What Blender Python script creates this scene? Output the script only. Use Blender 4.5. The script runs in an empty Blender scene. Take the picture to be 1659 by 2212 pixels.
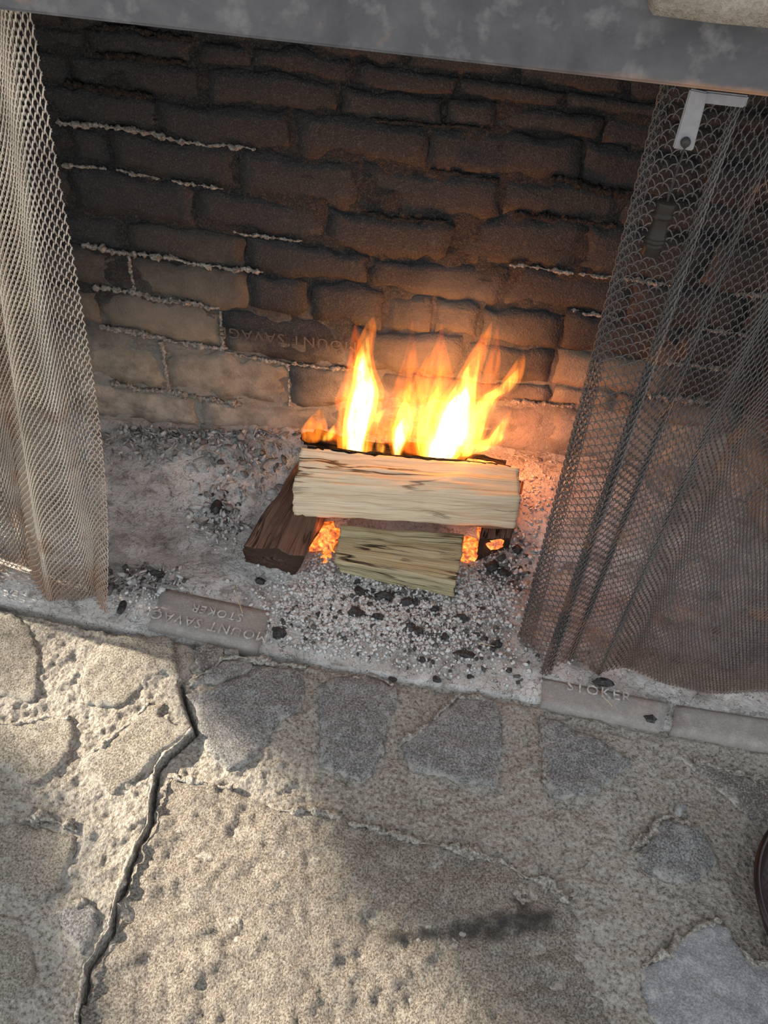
import bpy, bmesh, math, random
import numpy as np
from mathutils import Matrix, Vector
from mathutils.geometry import delaunay_2d_cdt

random.seed(7)
RNG = np.random.default_rng(7)
SC = bpy.context.scene
COL = SC.collection

# ------------------------------------------------------------------ camera
F = 1700.0
_dn = np.array([-141, 1660, 1700.0]); _dn /= np.linalg.norm(_dn)
_dx = np.array([1, .1507, -.0642]); _dx -= _dn * _dx.dot(_dn); _dx /= np.linalg.norm(_dx)
_Z = -_dn; _Y = np.cross(_Z, _dx)
R = np.stack([_dx, _Y, _Z])                       # world <- camera (x right, y down, z forward)
CAM = np.array([0.05121704, -0.838965, 1.2768579])
cam_d = bpy.data.cameras.new('camera'); cam = bpy.data.objects.new('camera', cam_d); COL.objects.link(cam)
cam_d.sensor_fit = 'HORIZONTAL'; cam_d.sensor_width = 36.0; cam_d.lens = 36.0 * F / 1659.0
cam_d.clip_start = .02
_r, _u, _b = R @ [1, 0, 0], R @ [0, -1, 0], R @ [0, 0, -1]
cam.matrix_world = Matrix(((_r[0], _u[0], _b[0], CAM[0]), (_r[1], _u[1], _b[1], CAM[1]), (_r[2], _u[2], _b[2], CAM[2]), (0, 0, 0, 1)))
SC.camera = cam

# ------------------------------------------------------------------ world, sun, exposure
SC.view_settings.view_transform = 'Standard'; SC.view_settings.look = 'None'
SC.view_settings.exposure = 0.0; SC.view_settings.gamma = 1.0; SC.view_settings.use_curve_mapping = False
W = bpy.data.worlds.new('sky'); SC.world = W; W.use_nodes = True
bg = W.node_tree.nodes['Background']; bg.inputs[0].default_value = (.88, .94, 1.0, 1); bg.inputs[1].default_value = 1.28
EL, AZ = math.radians(25), math.radians(-10)
L = np.array([math.cos(EL) * math.cos(AZ), math.cos(EL) * math.sin(AZ), -math.sin(EL)])   # the way the sunlight travels
sun_d = bpy.data.lights.new('sun', 'SUN'); sun_d.energy = 15.5; sun_d.angle = math.radians(1.0); sun_d.color = (1, .87, .68)
sun = bpy.data.objects.new('sun', sun_d); COL.objects.link(sun)
sun.rotation_euler = Vector(L).to_track_quat('-Z', 'Y').to_euler(); sun.location = (-3, -1, 3)

# ------------------------------------------------------------------ measuring helpers
def ray(px, py): return R @ np.array([px - 829.5, py - 1106.0, F])
def Uz(px, py, z=0.0): r = ray(px, py); return CAM + r * (z - CAM[2]) / r[2]
def Uy(px, py, y=0.0): r = ray(px, py); return CAM + r * (y - CAM[1]) / r[1]
WA, WB = .545, .07                                   # back wall: y = WA + WB x
def Uw(px, py, off=0.0):
    r = ray(px, py); t = (WA - off + WB * CAM[0] - CAM[1]) / (r[1] - WB * r[0]); return CAM + r * t

# ------------------------------------------------------------------ numpy noise
_T = RNG.random((64, 64, 64)).astype(np.float32)
def vn(p):
    p = np.asarray(p, float); i = np.floor(p).astype(int); f = p - i; f = f * f * (3 - 2 * f); i &= 63; j = (i + 1) & 63
    x0, y0, z0 = i[..., 0], i[..., 1], i[..., 2]; x1, y1, z1 = j[..., 0], j[..., 1], j[..., 2]
    fx, fy, fz = f[..., 0], f[..., 1], f[..., 2]
    a = _T[x0, y0, z0] * (1 - fx) + _T[x1, y0, z0] * fx; b = _T[x0, y1, z0] * (1 - fx) + _T[x1, y1, z0] * fx
    c = _T[x0, y0, z1] * (1 - fx) + _T[x1, y0, z1] * fx; d = _T[x0, y1, z1] * (1 - fx) + _T[x1, y1, z1] * fx
    return (a * (1 - fy) + b * fy) * (1 - fz) + (c * (1 - fy) + d * fy) * fz
def fbm(p, o=4):
    p = np.asarray(p, float); s = 0; a = .5
    for k in range(o): s = s + a * (vn(p * 2 ** k + 17.3 * k) * 2 - 1); a *= .5
    return s
def P3(x, y, z=0): return np.stack(np.broadcast_arrays(np.asarray(x, float), np.asarray(y, float), np.asarray(z, float)), -1)
def sstep(a, b, x): t = np.clip((np.asarray(x, float) - a) / (b - a), 0, 1); return t * t * (3 - 2 * t)

# ------------------------------------------------------------------ object helpers
def mesh(name, V, Fc, mat=None, parent=None, smooth=True, attrs=None):
    me = bpy.data.meshes.new(name)
    V = np.asarray(V, float).reshape(-1, 3)
    if isinstance(Fc, np.ndarray):
        n, k = Fc.shape
        me.vertices.add(len(V)); me.vertices.foreach_set('co', V.ravel())
        me.loops.add(n * k); me.loops.foreach_set('vertex_index', Fc.astype(np.int32).ravel())
        me.polygons.add(n); me.polygons.foreach_set('loop_start', np.arange(0, n * k, k, dtype=np.int32))
        me.update(calc_edges=True); me.validate()
    else:
        me.from_pydata([tuple(v) for v in V], [], [tuple(map(int, f)) for f in Fc]); me.update()
    if smooth: me.polygons.foreach_set('use_smooth', [True] * len(me.polygons))
    for k, arr in (attrs or {}).items():
        arr = np.asarray(arr, float)
        if arr.ndim == 1: at = me.attributes.new(k, 'FLOAT', 'POINT'); at.data.foreach_set('value', arr)
        else: at = me.attributes.new(k, 'FLOAT_VECTOR', 'POINT'); at.data.foreach_set('vector', arr.ravel())
    o = bpy.data.objects.new(name, me); COL.objects.link(o)
    if mat: me.materials.append(mat)
    if parent: o.parent = parent
    return o
def fix_normals(o):
    bm = bmesh.new(); bm.from_mesh(o.data); bmesh.ops.recalc_face_normals(bm, faces=bm.faces); bm.to_mesh(o.data); bm.free(); return o
def tag(o, label=None, cat=None, group=None, kind=None):
    if label: o['label'] = label
    if cat: o['category'] = cat
    if group: o['group'] = group
    if kind: o['kind'] = kind
    return o
def empty(name, loc=(0, 0, 0)):
    o = bpy.data.objects.new(name, None); COL.objects.link(o); o.location = loc; o.empty_display_size = .02
    bpy.context.view_layer.update(); return o
def under(o, parent):                                 # parent keeping world-space vertices
    o.parent = parent; o.matrix_parent_inverse = Matrix.Translation(parent.location).inverted(); return o
def grid_faces(nu, nv):                               # nu x nv vertices, row-major in v
    i = np.arange(nu - 1)[None, :] + nu * np.arange(nv - 1)[:, None]; i = i.ravel()
    return np.stack([i, i + 1, i + 1 + nu, i + nu], 1)
def box(V0, V1, jitter=0.0, bevel=.004, name='box', mat=None, parent=None):
    bm = bmesh.new(); c = (np.array(V0) + V1) / 2; s = np.abs(np.array(V1) - V0)
    bmesh.ops.create_cube(bm, size=1.0)
    for v in bm.verts: v.co = Vector(c) + Vector([v.co[k] * s[k] + (random.uniform(-jitter, jitter) if jitter else 0) for k in range(3)])
    if bevel: bmesh.ops.bevel(bm, geom=list(bm.edges), offset=bevel, segments=2, affect='EDGES')
    me = bpy.data.meshes.new(name); bm.to_mesh(me); bm.free()
    o = bpy.data.objects.new(name, me); COL.objects.link(o)
    if mat: me.materials.append(mat)
    if parent: o.parent = parent
    return o
def tube(pts, rad, n=6, cap=True):
    pts = np.asarray(pts, float); m = len(pts); rad = np.broadcast_to(np.asarray(rad, float), (m,))
    t = np.gradient(pts, axis=0); t /= np.linalg.norm(t, axis=1)[:, None] + 1e-12
    ref = np.array([0.31, .17, .93]); a = np.cross(t, ref); a /= np.linalg.norm(a, axis=1)[:, None] + 1e-12; b = np.cross(t, a)
    th = np.arange(n) * 2 * math.pi / n
    V = pts[:, None] + rad[:, None, None] * (np.cos(th)[None, :, None] * a[:, None] + np.sin(th)[None, :, None] * b[:, None])
    Fc = []
    for i in range(m - 1):
        for k in range(n): k2 = (k + 1) % n; Fc.append((i * n + k, i * n + k2, (i + 1) * n + k2, (i + 1) * n + k))
    if cap: Fc.append(tuple(range(n))[::-1]); Fc.append(tuple((m - 1) * n + k for k in range(n)))
    return V.reshape(-1, 3), Fc
def ragged(pts, rad, amp=.6, freq=260., n=8):
    V, Fc = tube(pts, rad, n); C = np.repeat(np.asarray(pts, float), n, 0); rr_ = np.repeat(np.broadcast_to(rad, (len(pts),)), n)
    V = V + (V - C) * (amp * 2 * fbm(V * freq, 3) + .25)[:, None] + (rr_ * .5)[:, None] * np.stack([fbm(V * 120 + q, 2) for q in (3, 11, 27)], 1); return V, Fc
def lathe(prof, axis_o, axis=(0, 0, 1), n=20):
    ax = np.array(axis, float); ax /= np.linalg.norm(ax); a = np.cross(ax, [.3, .8, .1]); a /= np.linalg.norm(a); b = np.cross(ax, a)
    th = np.arange(n) * 2 * math.pi / n; V = []
    for r, h in prof: V += [np.array(axis_o) + ax * h + r * (math.cos(t) * a + math.sin(t) * b) for t in th]
    Fc = [(i * n + k, i * n + (k + 1) % n, (i + 1) * n + (k + 1) % n, (i + 1) * n + k) for i in range(len(prof) - 1) for k in range(n)]
    return V, Fc

# ------------------------------------------------------------------ material helpers
class NT:
    def __init__(s, name):
        s.m = bpy.data.materials.new(name); s.m.use_nodes = True; s.t = s.m.node_tree; s.t.nodes.clear()
        s.out = s.t.nodes.new('ShaderNodeOutputMaterial')
    def n(s, typ, ins=None, **props):
        nd = s.t.nodes.new('ShaderNode' + typ)
        for k, v in props.items(): setattr(nd, k, v)
        for k, v in (ins or {}).items():
            sock = nd.inputs[k]
            if isinstance(v, bpy.types.NodeSocket): s.t.links.new(v, sock)
            elif isinstance(v, bpy.types.Node): s.t.links.new(v.outputs[0], sock)
            else: sock.default_value = v if not (isinstance(v, tuple) and len(v) == 3 and sock.type == 'RGBA') else v + (1,)
        return nd
    def pos(s): return s.n('NewGeometry').outputs['Position']
    def noise(s, vec, scale, detail=5, rough=.6, dist=0.0):
        return s.n('TexNoise', {'Vector': vec, 'Scale': scale, 'Detail': detail, 'Roughness': rough, 'Distortion': dist}).outputs[0]
    def ramp(s, fac, stops):
        r = s.n('ValToRGB', {'Fac': fac}); e = r.color_ramp.elements
        while len(e) < len(stops): e.new(.5)
        for q, (p, c) in zip(e, stops): q.position = p; q.color = (c if isinstance(c, tuple) else (c, c, c)) + (1,)
        return r.outputs[0]
    def mix(s, fac, a, b, mode='MIX'):
        nd = s.n('Mix', data_type='RGBA', blend_type=mode)
        for k, v in ((0, fac), (6, a), (7, b)):
            if isinstance(v, bpy.types.NodeSocket): s.t.links.new(v, nd.inputs[k])
            else: nd.inputs[k].default_value = v + (1,) if isinstance(v, tuple) else v
        return nd.outputs[2]
    def math(s, op, a, b=0.0, clamp=False):
        nd = s.n('Math', operation=op, use_clamp=clamp)
        for k, v in ((0, a), (1, b)):
            if isinstance(v, bpy.types.NodeSocket): s.t.links.new(v, nd.inputs[k])
            else: nd.inputs[k].default_value = v
        return nd.outputs[0]
    def mapr(s, v, a, b, c=0.0, d=1.0):
        return s.n('MapRange', {'Value': v, 'From Min': a, 'From Max': b, 'To Min': c, 'To Max': d}, interpolation_type='SMOOTHSTEP').outputs[0]
    def bump(s, h, dist, strength=1.0, normal=None):
        ins = {'Height': h, 'Distance': dist, 'Strength': strength}
        if normal: ins['Normal'] = normal
        return s.n('Bump', ins).outputs[0]
    def pbr(s, col, rough=.8, normal=None, metal=0.0, spec=.3, **kw):
        ins = {'Base Color': col, 'Roughness': rough, 'Metallic': metal, 'Specular IOR Level': spec}; ins.update(kw)
        if normal: ins['Normal'] = normal
        b = s.n('BsdfPrincipled', ins); s.t.links.new(b.outputs[0], s.out.inputs['Surface']); return s.m

def m_stone(name, c0, c1, c2, grain=1.0, seed=0.0, con=1.0):
    t = NT(name); p = t.n('VectorMath', {0: t.pos(), 1: (seed, seed * .7, 0)}, operation='ADD').outputs[0]
    n1, n2, n3 = t.noise(p, 9, 6, .62), t.noise(p, 45, 5, .6), t.noise(p, 300, 4, .7)
    c = t.mix(t.ramp(n1, [(.32, 0.), (.68, 1.)]), c0, c1)
    c = t.mix(t.ramp(n2, [(.49, 0.), (.64, 1.)]), c, c2)
    c = t.mix(t.ramp(n3, [(.52, 0.), (.64, .8 * con)]), c, t.mix(.5, c2, (.8, .78, .74)))
    c = t.mix(t.ramp(n3, [(.37, 1. - con), (.50, 1.)]), t.mix(.75, c, (.07, .062, .056)), c)
    ed = t.n('Attribute', attribute_name='edge').outputs['Fac']; stn = t.n('Attribute', attribute_name='stain').outputs['Fac']
    c = t.mix(t.math('MULTIPLY', ed, t.ramp(n2, [(.46, 0.), (.58, .85)])), c, (.68, .64, .58))
    c = t.mix(t.mapr(t.math('ADD', stn, t.math('MULTIPLY', t.math('SUBTRACT', n2, .5), 1.2)), .45, 1.15), c, (.07, .065, .06))
    h = t.math('ADD', t.math('MULTIPLY', n2, .5), t.math('MULTIPLY', n3, .9))
    return t.pbr(c, .82, t.bump(h, .010 * grain, 1.0), spec=.25)
def m_mortar(name, c0, c1, c2, grain=1.0):
    t = NT(name); p = t.pos()
    n1, n2 = t.noise(p, 6, 5, .6), t.noise(p, 170, 5, .68)
    vo = t.n('TexVoronoi', {'Vector': p, 'Scale': 150.0, 'Randomness': 1.0}).outputs[0]
    c = t.mix(t.ramp(n1, [(.38, 0.), (.62, 1.)]), c0, c1)
    c = t.mix(t.ramp(n2, [(.50, 0.), (.60, 1.)]), c, c2)
    c = t.mix(t.ramp(n2, [(.36, .8), (.47, 0.)]), c, (.14, .115, .095))
    h = t.math('ADD', n2, t.math('MULTIPLY', vo, -.35))
    return t.pbr(c, .9, t.bump(h, .014 * grain, 1.0), spec=.15)
def soot_color(t, p, pale, dark, zlo, zhi, nz=.35):
    xyz = t.n('SeparateXYZ', {0: p}); x, z = xyz.outputs[0], xyz.outputs[2]
    n1, n2 = t.noise(p, 7, 6, .65), t.noise(p, 60, 5, .65)
    zz = t.math('ADD', z, t.math('MULTIPLY', t.math('SUBTRACT', n1, .5), -nz))
    f = t.mapr(zz, zhi, zlo)
    # soot burnt off behind the flames
    d = t.n('VectorMath', {0: p, 1: (.03, .56, .34)}, operation='DISTANCE').outputs[1]
    b = t.math('MULTIPLY', t.mapr(t.math('ADD', d, t.math('MULTIPLY', n1, .25)), .36, .12), .38)
    f = t.math('MAXIMUM', f, b)
    c = t.mix(f, dark, pale)
    c = t.mix(t.ramp(n2, [(.58, 0.), (.78, .22)]), c, t.mix(.4, c, pale))
    return c, n1, n2, f
def m_brick(name, pale, dark, zlo=.10, zhi=.36):
    t = NT(name); p = t.pos(); c, n1, n2, f = soot_color(t, p, pale, dark, zlo, zhi)
    oi = t.n('ObjectInfo').outputs['Random']
    c = t.mix(t.ramp(oi, [(0., .0), (1., .35)]), c, t.mix(1., c, (1.5, 1.4, 1.35), 'MULTIPLY'))
    n3 = t.noise(p, 260, 4, .65)
    c = t.mix(t.ramp(t.noise(p, 420, 2, .5), [(.56, 0.), (.66, .8)]), c, t.mix(.35, c, (.20, .20, .205)))  # glitter of the soot painted as pale specks in the colour
    c = t.mix(t.math('MULTIPLY', f, t.ramp(t.noise(p, 24, 5, .65), [(.36, .7), (.60, 0.)])), c, (.11, .092, .075))
    h = t.math('ADD', t.math('MULTIPLY', n2, .6), t.math('MULTIPLY', n3, .5))
    return t.pbr(c, t.ramp(n3, [(.35, .38), (.6, .7)]), t.bump(h, .007), spec=.6)

MAT = {}
MAT['brick'] = m_brick('sooty_firebrick', (.44, .39, .325), (.0175, .018, .0198))
MAT['brick_brown'] = m_brick('brown_sooty_firebrick', (.44, .37, .28), (.034, .030, .027), .10, .55)
def _mort():
    t = NT('sooty_mortar'); p = t.pos(); c, n1, n2, f = soot_color(t, p, (.50, .46, .40), (.019, .0185, .0195), .08, .48)
    n3 = t.noise(p, 130, 5, .7, .5)
    c = t.mix(t.ramp(t.noise(p, 380, 2, .5), [(.50, 0.), (.64, .8)]), c, t.mix(.35, c, (.22, .215, .21)))  # pale specks again, painted glints on the sooty mortar
    return t.pbr(c, t.ramp(n3, [(.4, .4), (.6, .8)]), t.bump(n3, .012), spec=.6)
MAT['mortar_wall'] = _mort()
MAT['ridge_pale'] = m_mortar('pale_mortar_ridge', (.56, .51, .44), (.42, .37, .31), (.76, .73, .68))
MAT['ridge_dark'] = m_mortar('scorched_mortar_ridge', (.055, .045, .04), (.035, .03, .028), (.12, .10, .085))
MAT['hearth_mortar'] = m_mortar('sandy_hearth_mortar', (.41, .365, .31), (.52, .475, .42), (.64, .59, .52))
MAT['ground'] = m_mortar('sandy_ground', (.30, .26, .21), (.36, .31, .25), (.46, .40, .33))
MAT['stone_grey'] = m_stone('grey_flagstone', (.24, .235, .235), (.34, .33, .32), (.42, .41, .40), 1.0)
MAT['stone_tan'] = m_stone('tan_flagstone', (.34, .30, .25), (.42, .37, .30), (.52, .47, .40), 1.2, 3.1)
MAT['stone_slab'] = m_stone('weathered_sandstone_slab', (.33, .29, .245), (.42, .355, .29), (.50, .44, .37), 1.5, 5.7)
MAT['stone_block'] = m_stone('tan_mantel_stone', (.36, .31, .25), (.42, .365, .30), (.48, .42, .35), .6, 6.1, .25)
MAT['stone_smooth'] = m_stone('smooth_blue_grey_flagstone', (.25, .25, .26), (.33, .33, .34), (.40, .40, .41), .45, 9.2, .5)
MAT['stone_dark'] = m_stone('dark_brown_flagstone', (.15, .13, .12), (.20, .175, .16), (.24, .22, .20), .5, 4.4)
def _ashfloor():
    t = NT('ash_coated_floor'); p = t.pos()
    n1, n2, n3 = t.noise(p, 5, 5, .6), t.noise(p, 19, 6, .65, .5), t.noise(p, 150, 5, .65)
    c = t.mix(t.ramp(n1, [(.36, 0.), (.64, 1.)]), (.40, .375, .35), (.60, .585, .565))
    c = t.mix(t.ramp(n2, [(.36, .75), (.47, 0.)]), c, (.20, .18, .165))
    c = t.mix(t.ramp(n2, [(.54, 0.), (.66, .7)]), c, (.72, .71, .69))
    c = t.mix(t.ramp(n3, [(.34, .6), (.46, 0.)]), c, (.18, .165, .155))
    ck = t.n('TexVoronoi', {'Vector': t.n('VectorMath', {0: p, 1: t.n('TexNoise', {'Vector': p, 'Scale': 14.0, 'Detail': 4.0}).outputs[1]}, operation='ADD').outputs[0], 'Scale': 6.0}, feature='DISTANCE_TO_EDGE').outputs[0]
    crk = t.ramp(ck, [(.0, 1.), (.012, 0.)])
    c = t.mix(t.math('MULTIPLY', crk, .5), c, (.12, .105, .095))
    h = t.math('SUBTRACT', t.math('ADD', t.math('MULTIPLY', n2, 1.2), t.math('MULTIPLY', n3, .35)), t.math('MULTIPLY', crk, .4))
    return t.pbr(c, .92, t.bump(h, .012), spec=.12)
MAT['ash_floor'] = _ashfloor()
MAT['floor_brick'] = m_stone('worn_floor_firebrick', (.27, .25, .235), (.33, .30, .275), (.37, .34, .31), .2, 2.2, .2)
def _letters():
    t = NT('worn_raised_lettering'); return t.pbr(t.mix(t.ramp(t.noise(t.pos(), 90), [(.4, 0.), (.6, 1.)]), (.27, .25, .235), (.55, .52, .48)), .9)
MAT['letters'] = _letters()
def _sootletters():
    t = NT('sooty_pressed_lettering'); return t.pbr((.10, .085, .075), .8)
MAT['letters_soot'] = _sootletters()
def _steel():
    t = NT('weathered_steel_plate'); p = t.pos(); xyz = t.n('SeparateXYZ', {0: p})
    n1, n2, n3 = t.noise(p, 10, 6, .65, .4), t.noise(p, 38, 5, .6), t.noise(p, 4.5, 3, .5)
    c = t.mix(t.ramp(n1, [(.38, 0.), (.66, 1.)]), (.062, .064, .074), (.12, .118, .125))
    c = t.mix(t.ramp(n2, [(.52, 0.), (.70, .8)]), c, (.19, .186, .19))
    rust = t.math('MULTIPLY', t.ramp(n1, [(.58, 0.), (.66, 1.)]), t.ramp(n3, [(.55, 0.), (.62, 1.)]))
    edge = t.math('MULTIPLY', t.mapr(t.math('ADD', xyz.outputs[2], t.math('MULTIPLY', n2, -.010)), 1.052, 1.044), t.mapr(t.math('ADD', xyz.outputs[0], t.math('MULTIPLY', n3, .2)), .12, .40))
    c = t.mix(t.math('MAXIMUM', rust, edge), c, (.33, .18, .10))
    return t.pbr(c, .55, t.bump(n2, .0015), metal=.25, spec=.5)
MAT['steel'] = _steel()
def _wire(name, base):
    t = NT(name); p = t.pos(); xyz = t.n('SeparateXYZ', {0: p})
    n1 = t.noise(p, 9, 4, .6)
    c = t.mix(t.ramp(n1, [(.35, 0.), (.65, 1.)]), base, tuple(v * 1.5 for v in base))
    rust = t.math('MULTIPLY', t.mapr(t.math('ADD', xyz.outputs[2], t.math('MULTIPLY', n1, -.18)), .05, -.05), .6 if base[0] > .2 else .2)
    patch = t.math('MULTIPLY', t.ramp(t.noise(p, 13, 3, .5), [(.60, 0.), (.68, 1.)]), .5)
    c = t.mix(t.math('MAXIMUM', rust, patch), c, (.40, .22, .13))
    return t.pbr(c, .5, metal=.25, spec=.5)
MAT['wire'] = _wire('sunlit_steel_wire', (.52, .47, .40))  # left curtain: the sun's brightening is put into this paler wire colour
MAT['wire_shaded'] = _wire('shaded_steel_wire', (.105, .098, .095))  # right curtain: darker copy of the wire, its shade put into the colour
def _plain(name, col, rough, metal, spec=.5):
    t = NT(name); p = t.pos(); n = t.noise(p, 120, 4, .6)
    return t.pbr(t.mix(n, tuple(v * .7 for v in col), tuple(min(1, v * 1.25) for v in col)), rough, t.bump(n, .0006), metal=metal, spec=spec)
MAT['zinc'] = _plain('brushed_zinc_plate', (.26, .26, .275), .5, .4)
MAT['iron'] = _plain('dark_iron', (.04, .038, .037), .5, .0, .25)
MAT['brass'] = _plain('tarnished_brass', (.028, .024, .020), .35, .0, .18)
MAT['pot'] = _plain('dark_brown_enamel', (.020, .010, .009), .3, .0, .4)
def m_wood(name, pale, mid, dark, streak=1.0, rough=.7, bumpd=.003, charz=None):
    t = NT(name); a = t.n('Attribute', attribute_name='gc').outputs['Vector']
    mp = t.n('Mapping', {'Vector': a, 'Scale': (2.5, 60, 60)}).outputs[0]
    mf = t.n('Mapping', {'Vector': a, 'Scale': (4, 420, 420)}).outputs[0]
    n1, n2, n3 = t.noise(mp, 1.6, 5, .6, .25), t.noise(mf, 1.0, 4, .6), t.noise(t.pos(), 14, 4, .6)
    c = t.mix(t.ramp(n1, [(.35, 0.), (.62, 1.)]), mid, pale)
    c = t.mix(t.ramp(n2, [(.34, .85 * streak), (.47, 0.)]), c, dark)
    c = t.mix(t.ramp(n3, [(.55, 0.), (.75, .5)]), c, mid)
    n4 = t.noise(t.n('Mapping', {'Vector': a, 'Scale': (3.2, 34, 34)}).outputs[0], 1.0, 4, .55, .3)
    ck = t.ramp(n4, [(.0, 0.), (.475, 0.), (.497, 1.), (.503, 1.), (.525, 0.), (1., 0.)])
    ck = t.math('MULTIPLY', ck, t.mapr(t.noise(t.n('Mapping', {'Vector': a, 'Scale': (5, 9, 9)}).outputs[0], 1.0, 2, .5), .44, .60))
    c = t.mix(ck, c, tuple(v * .4 for v in dark))
    h = t.math('SUBTRACT', t.math('ADD', n1, t.math('MULTIPLY', n2, .6)), t.math('MULTIPLY', ck, 1.5))
    return t.pbr(c, rough, t.bump(h, bumpd), spec=.2)
MAT['wood_fresh'] = m_wood('fresh_split_pine', (.86, .73, .53), (.74, .58, .38), (.36, .22, .11), .75)
MAT['wood_grey'] = m_wood('weathered_olive_grey_wood', (.56, .48, .30), (.42, .35, .20), (.07, .05, .028), 1.0, .85, .006)
MAT['wood_burnt'] = m_wood('scorched_red_brown_wood', (.27, .16, .11), (.16, .085, .06), (.03, .02, .017), 1.2, .75, .010)
MAT['char'] = m_wood('charred_black_wood', (.03, .024, .022), (.018, .015, .014), (.008, .007, .007), 1.0, .55, .012)
def _coal():
    t = NT('charcoal'); p = t.pos(); n = t.noise(p, 160, 4, .6)
    return t.pbr(t.mix(t.ramp(n, [(.5, 0.), (.75, 1.)]), (.012, .011, .011), (.10, .095, .095)), .5, t.bump(n, .004), spec=.6)
MAT['coal'] = _coal()
def _tone(name, stops):
    t = NT(name); a = t.n('Attribute', attribute_name='tone').outputs['Fac']
    n = t.noise(t.pos(), 300, 3, .6)
    return t.pbr(t.mix(t.math('MULTIPLY', n, .3), t.ramp(a, stops), (.25, .24, .23)), .9, t.bump(n, .002), spec=.15)
MAT['ash_bits'] = _tone('pale_ash_crumbs', [(0., (.012, .011, .011)), (.25, (.26, .24, .23)), (.55, (.55, .53, .51)), (1., (.80, .79, .77))])
MAT['ash_flakes'] = _tone('grey_ash_flakes', [(0., (.035, .032, .03)), (.35, (.17, .16, .155)), (.7, (.38, .37, .36)), (1., (.62, .61, .59))])
MAT['straw'] = _plain('dry_straw', (.55, .45, .28), .8, 0)
def _ember():
    t = NT('glowing_ember'); p = t.pos(); n = t.noise(p, 90, 5, .65, .6)
    c = t.ramp(n, [(.35, (.8, .08, .01)), (.55, (1., .22, .02)), (.75, (1., .45, .08))])
    s = t.ramp(n, [(.36, .10), (.70, 1.)])
    e = t.n('Emission', {'Color': c, 'Strength': t.math('MULTIPLY', s, 2.6)})
    d = t.n('BsdfDiffuse', {'Color': (.35, .25, .2, 1), 'Normal': t.bump(n, .008)})
    a = t.n('AddShader', {0: e.outputs[0], 1: d.outputs[0]}); t.t.links.new(a.outputs[0], t.out.inputs['Surface']); return t.m
MAT['ember'] = _ember()
def m_flame(name, col, strength, streak=True):
    t = NT(name); st = strength
    if streak:
        n = t.noise(t.n('Mapping', {'Vector': t.pos(), 'Scale': (75, 75, 16)}).outputs[0], 1.0, 2, .5)
        st = t.math('MULTIPLY', t.mapr(n, .36, .64, .25, 1.75), strength)
    e = t.n('Emission', {'Color': col + (1,), 'Strength': st}); t.t.links.new(e.outputs[0], t.out.inputs['Volume']); return t.m
MAT['flame_veil'] = m_flame('flame_orange_veil', (1, .15, .01), 26)
MAT['flame_outer'] = m_flame('flame_orange', (1, .22, .015), 26)
MAT['flame_inner'] = m_flame('flame_yellow', (1, .48, .06), 75)
MAT['flame_core'] = m_flame('flame_white_core', (1, .75, .30), 140)
def _leaf():
    t = NT('leaf_green'); return t.pbr(t.mix(t.noise(t.pos(), 30), (.05, .11, .02), (.11, .20, .04)), .6)
MAT['leaf'] = _leaf()
MAT['bark'] = _plain('tree_bark', (.12, .09, .06), .9, 0, .1)

# ================================================================== STRUCTURE
# ---- hearth paving: a bed of sandy mortar, flagstones set in it
EDGE = np.array([[-2.0, .012], [-.768, .005], [-.432, -.014], [-.241, -.009], [.03, -.02], [.301, -.019], [.497, -.031], [.713, -.034], [2.0, -.05]])
def yE(x): return np.interp(x, EDGE[:, 0], EDGE[:, 1]) + .006 * fbm(P3(np.asarray(x) * 14, 3.3, 1.1), 3)
CRACK_PX = [(392, 1480), (400, 1520), (424, 1580), (362, 1636), (338, 1662), (330, 1720), (326, 1780), (296, 1836), (276, 1890), (262, 1930), (250, 1965), (243, 2010), (215, 2055), (192, 2085), (184, 2140), (172, 2212), (150, 2330)]
CR = np.array([Uz(*p)[:2] for p in CRACK_PX])
def crack(x, y):                                      # distance to the crack, side (+ is left of it)
    q = np.stack([np.ravel(x), np.ravel(y)], 1); best = np.full(len(q), 9.); side = np.zeros(len(q))
    for a, b in zip(CR[:-1], CR[1:]):
        d = b - a; t = np.clip(((q - a) @ d) / d.dot(d), 0, 1); e = q - (a + t[:, None] * d); dist = np.hypot(e[:, 0], e[:, 1])
        s = np.sign(d[0] * (q[:, 1] - a[1]) - d[1] * (q[:, 0] - a[0])); m = dist < best; best[m] = dist[m]; side[m] = s[m]
    return best.reshape(np.shape(x)), -side.reshape(np.shape(x))
def hearth_base(x, y):                                # broad relief shared by mortar and stones
    d, s = crack(x, y)
    left = np.where(s > 0, np.exp(-d / .16), 0.0)
    h = .011 * left + .010 * sstep(-.10, -.32, x) * sstep(-.30, -.06, y) + .005 * fbm(P3(np.asarray(x) * 4, np.asarray(y) * 4, 2.2), 3)
    return h
def hearth_mortar(x, y):
    d, s = crack(x, y)
    h = hearth_base(x, y) - .007 + .007 * fbm(P3(x * 28, y * 28, .7), 3) + .0060 * fbm(P3(x * 75, y * 75, 4.), 2) + .0035 * fbm(P3(x * 150, y * 150, 6.), 1)
    h -= .045 * np.exp(-(d / .0026) ** 2)
    lf = sstep(-.1, -.3, x); h -= (.006 + .046 * lf) * sstep(-.018 - .004 * lf, -.004 - .009 * lf, y - np.interp(x, EDGE[:, 0], EDGE[:, 1]))
    return h
gx = np.concatenate([np.arange(-1.9, -.86, .012), np.arange(-.86, .82, .0034), np.arange(.82, 2.0, .012)]); gy = np.concatenate([np.arange(-1.25, -.74, .012), np.arange(-.74, .03, .0034)])
X, Y = np.meshgrid(gx, gy)
floor = mesh('floor', P3(X, Y, hearth_mortar(X, Y)).reshape(-1, 3), grid_faces(len(gx), len(gy)), MAT['hearth_mortar'])
tag(floor, 'sandy mortar bed of the stone hearth in front of the fireplace', 'hearth', kind='structure')

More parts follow.
